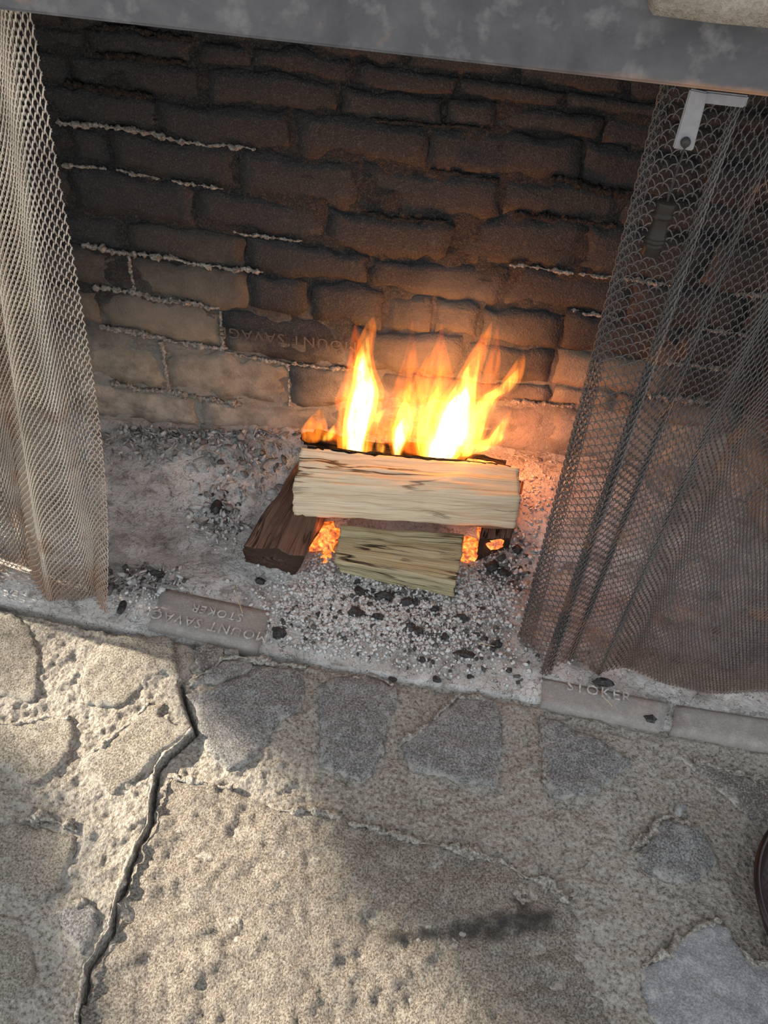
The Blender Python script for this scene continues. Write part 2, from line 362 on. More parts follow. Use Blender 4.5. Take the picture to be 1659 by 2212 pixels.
def half(pts, ox, oy): return [(x / 2 + ox, y / 2 + oy) for x, y in pts]
STONES = [
 ('stone_tan', .000, half([(455, 602), (600, 596), (720, 612), (832, 640), (846, 690), (826, 735), (780, 790), (720, 758), (640, 790), (600, 850), (560, 882), (470, 902), (372, 882), (352, 822), (372, 740), (430, 690)], 0, 1080)),
 ('stone_dark', .000, half([(848, 642), (900, 632), (962, 650), (960, 690), (905, 735), (862, 752), (850, 735)], 0, 1080)),
 ('stone_grey', -.002, half([(968, 650), (1030, 650), (1034, 688), (975, 690)], 0, 1080)),
 ('stone_grey', .000, half([(800, 785), (880, 760), (962, 698), (1050, 692), (1108, 716), (1058, 758), (960, 795), (810, 818)], 0, 1080)),
 ('stone_grey', .003, half([(802, 850), (960, 812), (1060, 765), (1130, 722), (1308, 738), (1322, 830), (1292, 900), (1190, 975), (1145, 1060), (1060, 1135), (985, 1172), (930, 1125), (880, 1070), (862, 960), (835, 890)], 0, 1080)),
 ('stone_tan', .003, [(182, 1640), (232, 1606), (280, 1570), (320, 1530), (360, 1525), (350, 1550), (380, 1572), (414, 1576), (404, 1594), (356, 1630), (330, 1652), (300, 1685), (245, 1717), (220, 1702), (190, 1675)]),
 ('stone_tan', .001, half([(-80, 975), (0, 968), (100, 965), (180, 940), (310, 950), (330, 1020), (300, 1110), (230, 1170), (160, 1222), (90, 1220), (20, 1172), (-80, 1140)], 0, 1080)),
 ('stone_tan', .000, half([(-80, 520), (0, 510), (60, 500), (150, 580), (180, 700), (162, 880), (60, 862), (-80, 835)], 0, 1080)),
 ('stone_tan', .001, half([(-80, 390), (0, 370), (70, 350), (180, 380), (330, 412), (330, 480), (290, 560), (240, 640), (190, 690), (100, 680), (-80, 640)], 0, 1600)),
 ('stone_grey', .004, half([(250, 752), (290, 720), (370, 708), (440, 738), (430, 800), (400, 890), (362, 930), (312, 870), (265, 800)], 0, 1600)),
 ('stone_tan', -.001, half([(-80, 760), (0, 750), (80, 762), (150, 900), (160, 1020), (100, 1100), (0, 1130), (-80, 1140)], 0, 1600)),
 ('stone_grey', .002, [(690, 1480), (720, 1465), (790, 1455), (850, 1480), (862, 1505), (842, 1560), (832, 1620), (806, 1670), (780, 1690), (705, 1652), (688, 1640), (692, 1570), (683, 1530)]),
 ('stone_grey', .003, half([(300, 872), (360, 845), (430, 850), (480, 862), (500, 920), (505, 1010), (500, 1180), (485, 1240), (380, 1222), (250, 1185), (122, 1168), (75, 1060), (130, 1012), (200, 950)], 830, 1080)),
 ('stone_grey', .003, [(1165, 1545), (1210, 1555), (1245, 1575), (1310, 1605), (1360, 1637), (1355, 1655), (1320, 1690), (1270, 1718), (1195, 1722), (1178, 1690), (1173, 1600)]),
 ('stone_slab', -.001, [(352, 1690), (372, 1676), (450, 1685), (505, 1707), (550, 1725), (600, 1745), (690, 1747), (725, 1762), (830, 1790), (915, 1817), (1015, 1834), (1080, 1857), (1130, 1882), (1190, 1907), (1215, 1928), (1245, 1970), (1260, 2000), (1270, 2050), (1280, 2105), (1300, 2160), (1320, 2212), (1340, 2340), (158, 2340), (175, 2212), (187, 2140), (195, 2089), (219, 2058), (246, 2012), (253, 1966), (265, 1930), (279, 1890), (299, 1836), (329, 1780), (334, 1730)]),
 ('stone_smooth', .002, [(1385, 2090), (1425, 2070), (1460, 2040), (1515, 2000), (1550, 1990), (1575, 2000), (1595, 2035), (1610, 2065), (1630, 2080), (1740, 2090), (1740, 2330), (1425, 2330), (1415, 2212), (1390, 2140)]),
 ('stone_grey', .007, half([(1170, 372), (1200, 340), (1270, 352), (1350, 372), (1400, 440), (1440, 510), (1400, 570), (1330, 618), (1250, 612), (1200, 600), (1140, 570), (1082, 490), (1132, 450)], 830, 1600)),
 ('stone_smooth', .001, half([(1250, 282), (1280, 250), (1312, 272), (1300, 322), (1256, 332)], 830, 1600)),
 ('stone_dark', .001, half([(1282, 60), (1350, 88), (1480, 120), (1600, 168), (1760, 190), (1760, 400), (1660, 362), (1580, 330), (1480, 242), (1400, 162), (1322, 112)], 830, 1600)),
 ('stone_grey', .000, half([(-80, 1180), (20, 1240), (60, 1330), (-20, 1420), (-80, 1420)], 0, 1600)),
]
STAIN = [(Uz(*p)[:2], Uz(*q)[:2], w) for p, q, w in [((840, 2022), (1000, 2014), .016), ((1000, 2012), (1180, 1985), .030), ((1150, 1975), (1125, 1940), .022)]]
def stone(poly_px, mat, dz, rough=1.0):
    pl = np.array([Uz(*p)[:2] for p in poly_px]); area = 0
    # jagged outline
    out = []
    for a, b in zip(pl, np.roll(pl, -1, 0)):
        n = max(2, int(np.hypot(*(b - a)) / .006))
        for k in range(n): out.append(a + (b - a) * k / n)
    out = np.array(out); c = out.mean(0)
    j = fbm(P3(out[:, 0] * 70, out[:, 1] * 70, 9.), 3) * .0075
    dirn = out - c; dirn /= np.linalg.norm(dirn, axis=1)[:, None] + 1e-9
    out = out + dirn * j[:, None]
    big = np.ptp(pl[:, 0]) > .5; st = .0046 if not big else .0056
    xs = np.arange(out[:, 0].min(), out[:, 0].max(), st); ys = np.arange(out[:, 1].min(), out[:, 1].max(), st)
    g = np.stack(np.meshgrid(xs, ys), -1).reshape(-1, 2); g = g + RNG.uniform(-.2, .2, g.shape) * st
    # inside test and distance to outline
    a, b = out, np.roll(out, -1, 0); inside = np.zeros(len(g), bool); dist = np.full(len(g), 9.)
    for p, q in zip(a, b):
        cnd = ((p[1] > g[:, 1]) != (q[1] > g[:, 1])); xi = (q[0] - p[0]) * (g[:, 1] - p[1]) / (q[1] - p[1] + 1e-12) + p[0]
        inside ^= cnd & (g[:, 0] < xi); dist = np.minimum(dist, np.hypot(*(g - p).T))
    g = g[inside & (dist > .004)]; dg = dist[inside & (dist > .004)]
    pts = np.vstack([out, g]); no = len(out); dd = np.concatenate([np.zeros(no), dg])
    vs, _, fs, orig, _, _ = delaunay_2d_cdt([Vector(p) for p in pts], [(i, (i + 1) % no) for i in range(no)], [], 1, 1e-6)
    xy = np.array([tuple(v) for v in vs]); src = [o[0] if o else 0 for o in orig]; dd = dd[src]
    h = hearth_base(xy[:, 0], xy[:, 1]) + dz
    h += .0045 * rough * fbm(P3(xy[:, 0] * 22, xy[:, 1] * 40, 6.), 4) + (.0070 if big else .0034) * fbm(P3(xy[:, 0] * 75 + xy[:, 1] * 30, xy[:, 1] * 85 - xy[:, 0] * 20, 3.), 2) + (.008 * fbm(P3(xy[:, 0] * 14 + xy[:, 1] * 14, xy[:, 1] * 34 - xy[:, 0] * 20, 5.), 3) if big else 0)
    h -= .0055 * np.exp(-dd / .004)
    V = [(x, y, z) for (x, y), z in zip(xy, h)]; Fc = [tuple(f) for f in fs]
    stn = np.zeros(len(V))
    for a_, b_, w_ in STAIN:
        d_ = b_ - a_; t_ = np.clip(((xy - a_) @ d_) / d_.dot(d_), 0, 1); stn = np.maximum(stn, np.exp(-(np.hypot(*(xy - a_ - t_[:, None] * d_).T) / w_) ** 2))
    # skirt
    lk = {}
    for i, o in enumerate(orig):
        for k in o:
            if k < no: lk[k] = i
    n0 = len(V); rim = [lk[k] for k in range(no) if k in lk]
    for i in rim: V.append((V[i][0], V[i][1], V[i][2] - .035))
    m = len(rim)
    for k in range(m): Fc.append((rim[k], n0 + k, n0 + (k + 1) % m, rim[(k + 1) % m]))
    ea = np.concatenate([np.exp(-dd / .005), np.ones(m)]); sa = np.concatenate([stn, np.zeros(m)])
    o = mesh('stone', V, Fc, mat, floor, attrs={'edge': ea, 'stain': sa}); fix_normals(o); return o
for mk, dz, poly in STONES: stone(poly, MAT[mk], dz, 1.9 if dz > .006 else 1.0)

def floor_ridge(px, r, mat='ridge_pale'):
    w = np.array([Uz(*p)[:2] for p in px]); d = np.concatenate([[0], np.cumsum(np.hypot(*np.diff(w, axis=0).T))]); n = int(d[-1] / .004) + 2; t = np.linspace(0, d[-1], n)
    q = np.stack([np.interp(t, d, w[:, k]) for k in (0, 1)], 1); q += .005 * np.stack([fbm(P3(q[:, 0] * 50, q[:, 1] * 50, k), 3) for k in (1., 8.)], 1)
    z = hearth_base(q[:, 0], q[:, 1]) - .003; rad = np.maximum(.0008, r * (.55 + 1.3 * fbm(P3(q[:, 0] * 60, q[:, 1] * 60, 3.), 3))); V, Fc = ragged(P3(q[:, 0], q[:, 1], z + .0005), rad * 1.15, .8); mesh('mortar_ridge', V, Fc, MAT[mat], floor)
for px, r in [([(600, 1748), (690, 1752), (730, 1768), (830, 1793), (915, 1820), (1010, 1836)], .007), ([(1010, 1836), (1080, 1860), (1130, 1886), (1190, 1912), (1230, 1945)], .008), ([(455, 1460), (480, 1428), (520, 1424), (580, 1436), (660, 1440)], .005), ([(410, 1492), (432, 1462), (455, 1455)], .004),
              ([(740, 1470), (800, 1455), (850, 1478)], .004), ([(870, 1600), (900, 1585), (940, 1550), (985, 1502), (1050, 1510)], .006), ([(1170, 1545), (1180, 1620), (1175, 1690)], .004), ([(1365, 1830), (1412, 1800), (1420, 1770), (1450, 1764), (1490, 1782)], .008), ([(1388, 2086), (1430, 2066), (1470, 2034), (1520, 1996), (1556, 1988)], .005),
              ([(1500, 1640), (1570, 1662), (1660, 1690)], .006), ([(40, 1775), (90, 1765), (150, 1785), (165, 1800)], .007), ([(185, 1636), (235, 1603), (282, 1566), (322, 1526)], .005), ([(125, 1980), (145, 1958), (190, 1950)], .006), ([(365, 1672), (430, 1690), (500, 1702)], .004), ([(0, 1566), (60, 1562), (100, 1548), (150, 1552)], .004), ([(1600, 2040), (1625, 2075), (1659, 2088)], .006)] + [([(x - 6, y) for x, y in CRACK_PX[2:9]], .0032), ([(x - 6, y) for x, y in CRACK_PX[8:]], .0032)]: floor_ridge(px, r)
# ---- firebox floor: ash-coated, banked up towards the back wall
def ash_h(x, y):
    x = np.asarray(x, float); y = np.asarray(y, float)
    h = .112 * sstep(.26, .53, y) * (1 - .25 * sstep(-.3, -.7, x)) + .014 * np.exp(-(((x - .02) / .34) ** 2 + ((y - .20) / .15) ** 2))
    h = h + .010 * fbm(P3(x * 7, y * 7, 1.), 3) + .0045 * fbm(P3(x * 30, y * 30, 8.), 3)
    rough = np.exp(-(((x - .05) / .32) ** 2 + ((y - .13) / .13) ** 2)) + sstep(.30, .42, y) * .7
    h = h + .006 * rough * fbm(P3(x * 70, y * 70, 5.), 2)
    h = h * (.3 + .7 * sstep(-.03, .10, y)) - .004 * sstep(.06, -.02, y)
    return h
xs = np.concatenate([np.arange(-1.9, -1.0, .02), np.arange(-1.0, 1.1, .006), np.arange(1.1, 2.0, .02)]); nv = 112
V = []
e = yE(xs)
V.append(P3(xs, e + .001, -.05)); V.append(P3(xs, e, ash_h(xs, e) - .008))
for k in range(nv):
    yy = e + .004 + (WA + WB * xs + .03 - e - .004) * (k / (nv - 1)); V.append(P3(xs, yy, ash_h(xs, yy)))
ffloor = mesh('firebox_floor', np.concatenate(V), grid_faces(len(xs), nv + 2), MAT['ash_floor'])
tag(ffloor, 'grey ash-coated floor inside the brick firebox', 'firebox floor', kind='structure')

def text_mesh(txt, size, name, mat, parent, M4, depth=.0012):
    cu = bpy.data.curves.new(name, 'FONT'); cu.body = txt; cu.size = size; cu.extrude = depth; cu.align_x = 'CENTER'; cu.align_y = 'CENTER'; cu.resolution_u = 2; cu.space_character = 1.15
    o = bpy.data.objects.new(name, cu); COL.objects.link(o); bpy.context.view_layer.update()
    me = bpy.data.meshes.new_from_object(o.evaluated_get(bpy.context.evaluated_depsgraph_get()))
    bpy.data.objects.remove(o); bpy.data.curves.remove(cu)
    me.transform(M4); me.materials.append(mat)
    r = bpy.data.objects.new(name, me); COL.objects.link(r); r.parent = parent; return r
def floor_brick(px4, z, lines, flip, mat='floor_brick', lsz=.03):
    q = np.array([Uz(*p, z) for p in px4])           # near-left, near-right, far-right, far-left
    n, m = 14, 7; V = []
    for j in range(m + 1):
        for i in range(n + 1):
            u, v = i / n, j / m; p = (q[0] * (1 - u) + q[1] * u) * (1 - v) + (q[3] * (1 - u) + q[2] * u) * v
            ed = min(u, 1 - u) * .24, min(v, 1 - v) * .11
            dz = -.004 if min(ed) < .001 else 0
            V.append(p + [0, 0, dz + .0015 * float(fbm(P3(p[0] * 30, p[1] * 30, 2.), 2))])
    V = np.array(V); Fc = [tuple(f) for f in grid_faces(n + 1, m + 1)]
    rim = [i for i in range(n + 1)] + [(n + 1) * j + n for j in range(1, m + 1)] + [(n + 1) * m + i for i in range(n - 1, -1, -1)] + [(n + 1) * j for j in range(m - 1, 0, -1)]
    n0 = len(V); V = np.vstack([V, V[rim] - [0, 0, .04]]); k = len(rim)
    Fc += [(rim[i], rim[(i + 1) % k], n0 + (i + 1) % k, n0 + i)[::-1] for i in range(k)]
    o = mesh('brick', V, Fc, MAT[mat], ffloor); fix_normals(o)
    ex = (q[1] - q[0] + q[2] - q[3]); ex /= np.linalg.norm(ex); ez = np.array([0, 0, 1.]); ey = np.cross(ez, ex); c = q.mean(0)
    if flip: ex, ey = -ex, -ey
    for txt, off_x, off_y, sz in lines:
        p = c + ex * off_x + ey * off_y + [0, 0, .0030]
        text_mesh(txt, sz, 'lettering', MAT['letters'], o, Matrix(((ex[0], ey[0], 0, p[0]), (ex[1], ey[1], 0, p[1]), (ex[2], ey[2], 1, p[2]), (0, 0, 0, 1))))
    return o
floor_brick([(318, 1352), (556, 1402), (584, 1318), (352, 1268)], .012, [('MOUNT SAVAGE', .0, .020, .030), ('STOKER', -.012, -.013, .026)], True)
floor_brick([(1172, 1519), (1430, 1572), (1446, 1516), (1172, 1462)], .008, [('STOKER', -.01, .018, .030)], False)
floor_brick([(1452, 1578), (1720, 1628), (1722, 1560), (1462, 1520)], .006, [], False)

gnd = box((-7, -5, -.12), (5, 4, -.06), 0, 0, 'ground', MAT['ground']); tag(gnd, 'bare sandy ground around the fireplace', 'ground', kind='structure')
# ---- back wall: recessed mortar with every brick proud of it
gu = np.arange(-1.05, 1.25, .008); gz = np.arange(-.03, 1.48, .008)
U_, Z_ = np.meshgrid(gu, gz); nrm = np.array([WB, -1.0]) / math.hypot(WB, 1)
dsp = -.0022 + .011 * fbm(P3(U_ * 26, Z_ * 42, 1.5), 4)
wall_back = mesh('wall_back', P3(U_ + nrm[0] * dsp, WA + WB * U_ + nrm[1] * dsp, Z_).reshape(-1, 3), grid_faces(len(gu), len(gz)), MAT['mortar_wall'])
tag(wall_back, 'soot-blackened brick back wall of the firebox', 'wall', kind='structure')
J = [
 [(160, 62), (201, 60), (277, 60), (328, 72), (416, 85), (550, 104), (640, 96), (720, 122), (900, 150), (1100, 178), (1400, 216)],
 [(140, 112), (209, 119), (277, 121), (328, 130), (416, 139), (550, 148), (651, 160), (780, 190), (960, 209), (1100, 222), (1400, 258)],
 [(120, 176), (214, 191), (315, 207), (368, 216), (492, 227), (637, 235), (727, 245), (854, 264), (1058, 279), (1257, 300), (1389, 328)],
 [(138, 266), (252, 276), (328, 288), (391, 306), (420, 310), (550, 322), (646, 335), (782, 345), (900, 362), (1058, 386), (1218, 384), (1297, 410), (1369, 420)],
 [(160, 360), (227, 362), (334, 384), (420, 398), (500, 408), (600, 430), (700, 443), (780, 457), (850, 472), (967, 480), (1110, 462), (1241, 475), (1333, 490)],
 [(189, 462), (276, 476), (368, 483), (449, 495), (580, 511), (654, 521), (749, 546), (853, 562), (971, 567), (1130, 575), (1257, 592), (1385, 607), (1601, 634), (1652, 639)],
 [(183, 530), (255, 546), (313, 550), (391, 563), (449, 575), (565, 589), (635, 602), (716, 606), (840, 624), (983, 652), (1094, 669), (1240, 673), (1338, 689), (1526, 711), (1616, 724)],
 [(209, 622), (290, 632), (348, 648), (420, 656), (470, 668), (569, 672), (648, 687), (768, 702), (820, 715), (977, 722), (1082, 742), (1215, 757), (1500, 790)],
 [(222, 706), (308, 721), (374, 738), (468, 752), (518, 768), (609, 784), (757, 799), (900, 808), (1100, 822), (1300, 842), (1500, 866)],
 [(240, 826), (294, 838), (374, 848), (431, 859), (511, 872), (641, 878), (900, 874), (1114, 868), (1230, 876), (1500, 925)],
 [(236, 905), (345, 920), (431, 930), (634, 962), (900, 970), (1100, 985), (1230, 1000), (1500, 1035)],
]
def jy(k, x):
    if k < 0: return jy(0, x) - 78 * (-k)
    a = np.array(J[k], float); x = np.asarray(x, float); y = np.interp(x, a[:, 0], a[:, 1]); s = .105
    return np.where(x < a[0, 0], a[0, 1] + (x - a[0, 0]) * s, np.where(x > a[-1, 0], a[-1, 1] + (x - a[-1, 0]) * s, y))
HEADS = {
 -1: [-160, 80, 330, 560, 800, 1040, 1270, 1500, 1740], 0: [-180, -20, 130, 400, 640, 880, 1120, 1360, 1600, 1840], 1: [-330, -90, 185, 418, 544, 761, 990, 1220, 1450, 1700],
 2: [-400, -130, 145, 438, 733, 960, 1075, 1300, 1560, 1820], 3: [-260, 60, 338, 634, 923, 1253, 1520, 1790], 4: [-330, -60, 153, 238, 512, 780, 1082, 1340, 1610, 1880],
 5: [-380, -120, 150, 419, 706, 978, 1258, 1530, 1800], 6: [-260, 0, 274, 531, 800, 1096, 1360, 1610, 1880], 7: [-240, 20, 284, 535, 668, 828, 936, 1036, 1216, 1470, 1740],
 8: [-340, -60, 215, 480, 761, 1000, 1196, 1450, 1720], 9: [-180, 85, 357, 625, 890, 1190, 1330, 1600, 1860], 10: [-120, 150, 433, 700, 960, 1182, 1430, 1700]}
def wall_brick(k, x0, x1):
    gp = 5.5; nx = max(4, int((x1 - x0) / 24)); ny = 4; V = []; out = random.uniform(.0005, .006); seed = random.uniform(0, 50)
    tl = random.uniform(-.003, .003)
    def pt(u, v, off):
        xm = x0 + gp + (x1 - x0 - 2 * gp) * u
        thick_t = 0
        if k == 8 + 1 and xm < 500: thick_t = 34 * min(1, (500 - xm) / 180)
        ya, yb = float(jy(k - 1, xm)) + gp + thick_t, float(jy(k, xm)) - gp
        y = ya + (yb - ya) * v; ym = (ya + yb) / 2; x = xm + (y - ym) * (688 - xm) / (2766 - y)
        return Uw(x, y, off)
    for j in range(ny + 1):
        for i in range(nx + 1):
            u, v = i / nx, j / ny
            b = (i in (0, nx)) or (j in (0, ny)); w = .5
            p0 = pt(u, v, 0)
            o = out + tl * (u - .5) * 2 + .008 * float(fbm(P3(p0[0] * 22 + seed, p0[2] * 22, seed), 3)) - (.0035 if b else 0)
            uu, vv = u, v
            if b:
                q = float(fbm(P3(p0[0] * 45 + seed, p0[2] * 45, 3), 2)) * .26
                if j in (0, ny): vv += q
                if i in (0, nx): uu += q * .28
            V.append(pt(uu, vv, o))
    Fc = [tuple(f) for f in grid_faces(nx + 1, ny + 1)]
    rim = [i for i in range(nx + 1)] + [(nx + 1) * j + nx for j in range(1, ny + 1)] + [(nx + 1) * ny + i for i in range(nx - 1, -1, -1)] + [(nx + 1) * j for j in range(ny - 1, 0, -1)]
    n0 = len(V); V = np.array(V); V = np.vstack([V, V[rim] + [0, .03, 0]]); m = len(rim)
    Fc += [(rim[i], rim[(i + 1) % m], n0 + (i + 1) % m, n0 + i) for i in range(m)]
    o = mesh('brick', V, Fc, MAT['brick_brown' if (k, x0) in BROWN else 'brick'], wall_back); fix_normals(o); return o
BROWN = {(6, 274), (7, 284), (8, 215), (9, 85), (8, -60), (9, 1190), (7, 20), (5, 1530), (8, 1196), (9, 357)}
WB_OBJ = {}
for k, hs in HEADS.items():
    for a, b in zip(hs[:-1], hs[1:]):
        if b < -140 or a > 1800: continue
        WB_OBJ[(k, a)] = wall_brick(k, a, b)
def wall_ridge(k, x0, x1, mat, r=.0045, dy=0, out=.0025):
    n = max(4, int((x1 - x0) / 3)); xs_ = np.linspace(x0, x1, n)
    pts = np.array([Uw(x, float(jy(k, x)) + dy + 3 * float(fbm(P3(x * .06, k, 1.), 2)), out) for x in xs_])
    pts += .004 * np.stack([fbm(pts * 60 + s, 3) for s in (0, 9, 21)], -1)
    rad = r * (.85 + .8 * fbm(pts * 70, 2) + 1.0 * fbm(pts * 260, 2)) * np.minimum(1, np.minimum(np.arange(n), np.arange(n)[::-1]) / 3 + .35)
    V, Fc = ragged(pts, np.maximum(rad, .0008), .8); o = mesh('mortar_ridge', V, Fc, MAT[mat], wall_back); return o
RS = .62
for a in [(3, 120, 400, 'ridge_pale', .006), (3, 395, 552, 'ridge_pale', .004), (4, 130, 232, 'ridge_pale', .005), (4, 250, 345, 'ridge_pale', .0042), (4, 372, 425, 'ridge_pale', .0042), (4, 428, 482, 'ridge_pale', .0045),
          (5, 505, 652, 'ridge_pale', .0036), (6, 175, 350, 'ridge_pale', .007), (6, 350, 568, 'ridge_pale', .0065), (7, 200, 350, 'ridge_pale', .009), (7, 350, 475, 'ridge_pale', .008), (8, 215, 472, 'ridge_pale', .0075),
          (8, 470, 760, 'ridge_pale', .005), (9, 236, 520, 'ridge_pale', .009), (5, 1100, 1240, 'ridge_pale', .005), (5, 1250, 1450, 'ridge_pale', .006), (5, 1590, 1700, 'ridge_pale', .006), (6, 1230, 1340, 'ridge_pale', .004), (6, 1500, 1630, 'ridge_pale', .005),
          (7, 1440, 1560, 'ridge_pale', .006), (8, 1400, 1530, 'ridge_pale', .009), (9, 1100, 1240, 'ridge_pale', .006), (0, 195, 420, 'ridge_dark', .006), (2, 140, 330, 'ridge_dark', .008), (2, 800, 1060, 'ridge_dark', .004), (3, 930, 1075, 'ridge_dark', .006),
          (4, 780, 970, 'ridge_dark', .005), (4, 1110, 1335, 'ridge_dark', .006), (3, 1190, 1370, 'ridge_dark', .010), (1, 205, 400, 'ridge_dark', .006)]:
    wall_ridge(a[0], a[1], a[2], a[3], a[4] * RS)
def wall_vridge(k, x, mat, r):
    ya, yb = float(jy(k - 1, x)) + 4, float(jy(k, x)) - 2; ys_ = np.linspace(ya, yb, 26)
    pts = np.array([Uw(x + (y - (ya + yb) / 2) * (688 - x) / (2766 - y), y, -.002) for y in ys_]); pts += .003 * np.stack([fbm(pts * 60 + q, 3) for q in (0, 9, 21)], -1)
    V, Fc = ragged(pts, np.maximum(.001, r * (.8 + fbm(pts * 120, 3))), .8); mesh('mortar_ridge', V, Fc, MAT[mat], wall_back)
for a in [(8, 480, 'ridge_pale', .008), (9, 357, 'ridge_pale', .007), (9, 625, 'ridge_pale', .005), (7, 284, 'ridge_pale', .006), (3, 338, 'ridge_dark', .006)]: wall_vridge(a[0], a[1], a[2], a[3] * .7)
# faint pressed lettering on one back wall brick
_p = Uw(660, 738, .0135); _q = Uw(600, 730, .0135); ex = _p - _q; ex[2] = 0; ex /= np.linalg.norm(ex); ex3 = np.array([ex[0], ex[1], -.02]); ey = np.array([0, 0, 1.])
c_ = Uw(622, 732, .0125)
text_mesh('MOUNT SAVAGE', .034, 'lettering', MAT['letters_soot'], WB_OBJ[(8, 480)], Matrix(((-ex3[0], 0, -nrm[0], c_[0]), (-ex3[1], 0, -nrm[1], c_[1]), (-ex3[2], -1, 0, c_[2]), (0, 0, 0, 1))).to_4x4(), .001)

# ---- side walls, throat, front masonry
def side_wall(name, A, B, mat, label, inward):
    A, B = np.array(A), np.array(B); L_ = np.linalg.norm(B - A); d = (B - A) / L_
    u = np.arange(0, L_ + .001, .010); z = np.arange(-.03, 1.48, .010); U2, Z2 = np.meshgrid(u, z)
    ds = -.004 + .006 * fbm(P3(U2 * 30, Z2 * 45, 4.5), 3)
    o = mesh(name, P3(A[0] + d[0] * U2 + inward[0] * ds, A[1] + d[1] * U2 + inward[1] * ds, Z2).reshape(-1, 3), grid_faces(len(u), len(z)), MAT['mortar_wall'])
    tag(o, label, 'wall', kind='structure')
    for r in range(14):
        z0 = -.02 + r * .098; x = -.12 * (r % 2) - .02
        while x < L_:
            a, b = max(x + .006, 0.0), min(x + .25, L_)
            if b - a > .03:
                q = [(a, z0 + .006), (b, z0 + .006), (b, z0 + .088), (a, z0 + .088)]; V = []; n = 5
                for j in range(3):
                    for i in range(n + 1):
                        uu = a + (b - a) * i / n; zz = z0 + .006 + .082 * j / 2; bo = i in (0, n) or j in (0, 2)
                        k_ = .007 + .005 * float(fbm(P3(uu * 18, zz * 18, 8.), 2)) - (.004 if bo else 0)
                        V.append((A[0] + d[0] * uu + inward[0] * k_, A[1] + d[1] * uu + inward[1] * k_, zz))
                Fc = [tuple(f) for f in grid_faces(n + 1, 3)]; rim = [0, 1, 2, 3, 4, 5, 11, 17, 16, 15, 14, 13, 12, 6]; n0 = len(V)
                V += [(V[i][0] - inward[0] * .03, V[i][1] - inward[1] * .03, V[i][2]) for i in rim]
                Fc += [(rim[i], rim[(i + 1) % 14], n0 + (i + 1) % 14, n0 + i) for i in range(14)]
                fix_normals(mesh('brick', V, Fc, MAT['brick'], o))
            x += .256
    return o
side_wall('wall_right', (.665, WA + WB * .665), (.92, .12), MAT['brick'], 'fire-lit brick side wall seen through the right mesh curtain', (-.86, -.5))
side_wall('wall_left', (-.93, WA - WB * .93), (-1.0, .14), MAT['brick'], 'sooty brick side wall behind the left mesh curtain', (.98, -.18))
def slab(name, x0, x1, y0, y1, z0, z1, mat, label, cat, nz=.008, kind='structure', parent=None, st=.03):
    o = box((x0, y0, z0), (x1, y1, z1), 0, .006, name, mat, parent)
    if kind: tag(o, label, cat, kind=kind)
    return o
slab('ceiling', -1.1, 1.15, .12, .66, 1.36, 1.40, MAT['mortar_wall'], 'dark sooty throat above the firebox', 'ceiling')
wall_front = slab('wall_front', -1.4, 1.5, .015, .12, 1.19, 2.0, MAT['hearth_mortar'], 'stone chimney breast above the steel lintel', 'wall')
def rough_block(x0, x1, y0, y1, z0, z1, mat, name, parent=None, amp=.008):
    n = (max(3, int((x1 - x0) / .02)), max(3, int((y1 - y0) / .02)), max(3, int((z1 - z0) / .02)))
    bm = bmesh.new(); bmesh.ops.create_cube(bm, size=1.0); bmesh.ops.subdivide_edges(bm, edges=bm.edges[:], cuts=7, use_grid_fill=True)
    for v in bm.verts:
        c = np.array(v.co); r = np.max(np.abs(c)) ; s = c * (1 - .10 * max(0, np.linalg.norm(c) - .62))
        p = np.array([(x0 + x1) / 2, (y0 + y1) / 2, (z0 + z1) / 2]) + s * [x1 - x0, y1 - y0, z1 - z0]
        p = p + amp * np.array([float(fbm(P3(*(p * 16 + k)), 3)) for k in (0, 7, 19)]); v.co = Vector(p)
    me = bpy.data.meshes.new(name); bm.to_mesh(me); bm.free(); me.materials.append(mat); me.polygons.foreach_set('use_smooth', [True] * len(me.polygons))
    o = bpy.data.objects.new(name, me); COL.objects.link(o)
    if parent: o.parent = parent
    return o
rough_block(.165, .62, -.045, .06, 1.107, 1.24, MAT['stone_block'], 'stone', wall_front)
for (a, b, c, d) in [(-1.35, -.82, 1.215, 1.42), (-.8, -.36, 1.215, 1.36), (-.34, .14, 1.215, 1.40), (.64, 1.1, 1.215, 1.38), (-1.3, -.9, 1.44, 1.65), (-.78, -.3, 1.38, 1.6), (-.28, .3, 1.42, 1.66), (.2, .62, 1.25, 1.40), (.34, .9, 1.42, 1.62)]:
    rough_block(a, b, -.03, .05, c, d, MAT['stone_tan' if random.random() < .6 else 'stone_grey'], 'stone', wall_front)
# piers either side of the opening
for nm, x0, x1, lb in (('trim_1', -1.45, -1.0, 'left stone pier of the fireplace opening'), ('trim_2', .93, 1.5, 'right stone pier of the fireplace opening')):
    pier = slab(nm, x0, x1, .30, .55, -.03, 1.19, MAT['hearth_mortar'], lb, 'pier')
    for r in range(5):
        rough_block(x0 + .01, (x0 + x1) / 2 - .01, .27, .35, .01 + r * .23, .22 + r * .23, MAT['stone_grey' if r % 2 else 'stone_tan'], 'stone', pier)
        rough_block((x0 + x1) / 2 + .01, x1 - .01, .27, .35, .01 + r * .23, .22 + r * .23, MAT['stone_tan' if r % 2 else 'stone_grey'], 'stone', pier)

# ================================================================== THINGS
# ---- steel lintel
lin = box((-1.3, -.022, 1.049), (1.35, -.006, 1.205), 0, .003, 'steel_lintel', MAT['steel'])
tag(lin, 'blue-grey weathered steel lintel bar with rusty spots across the fireplace opening', 'lintel')

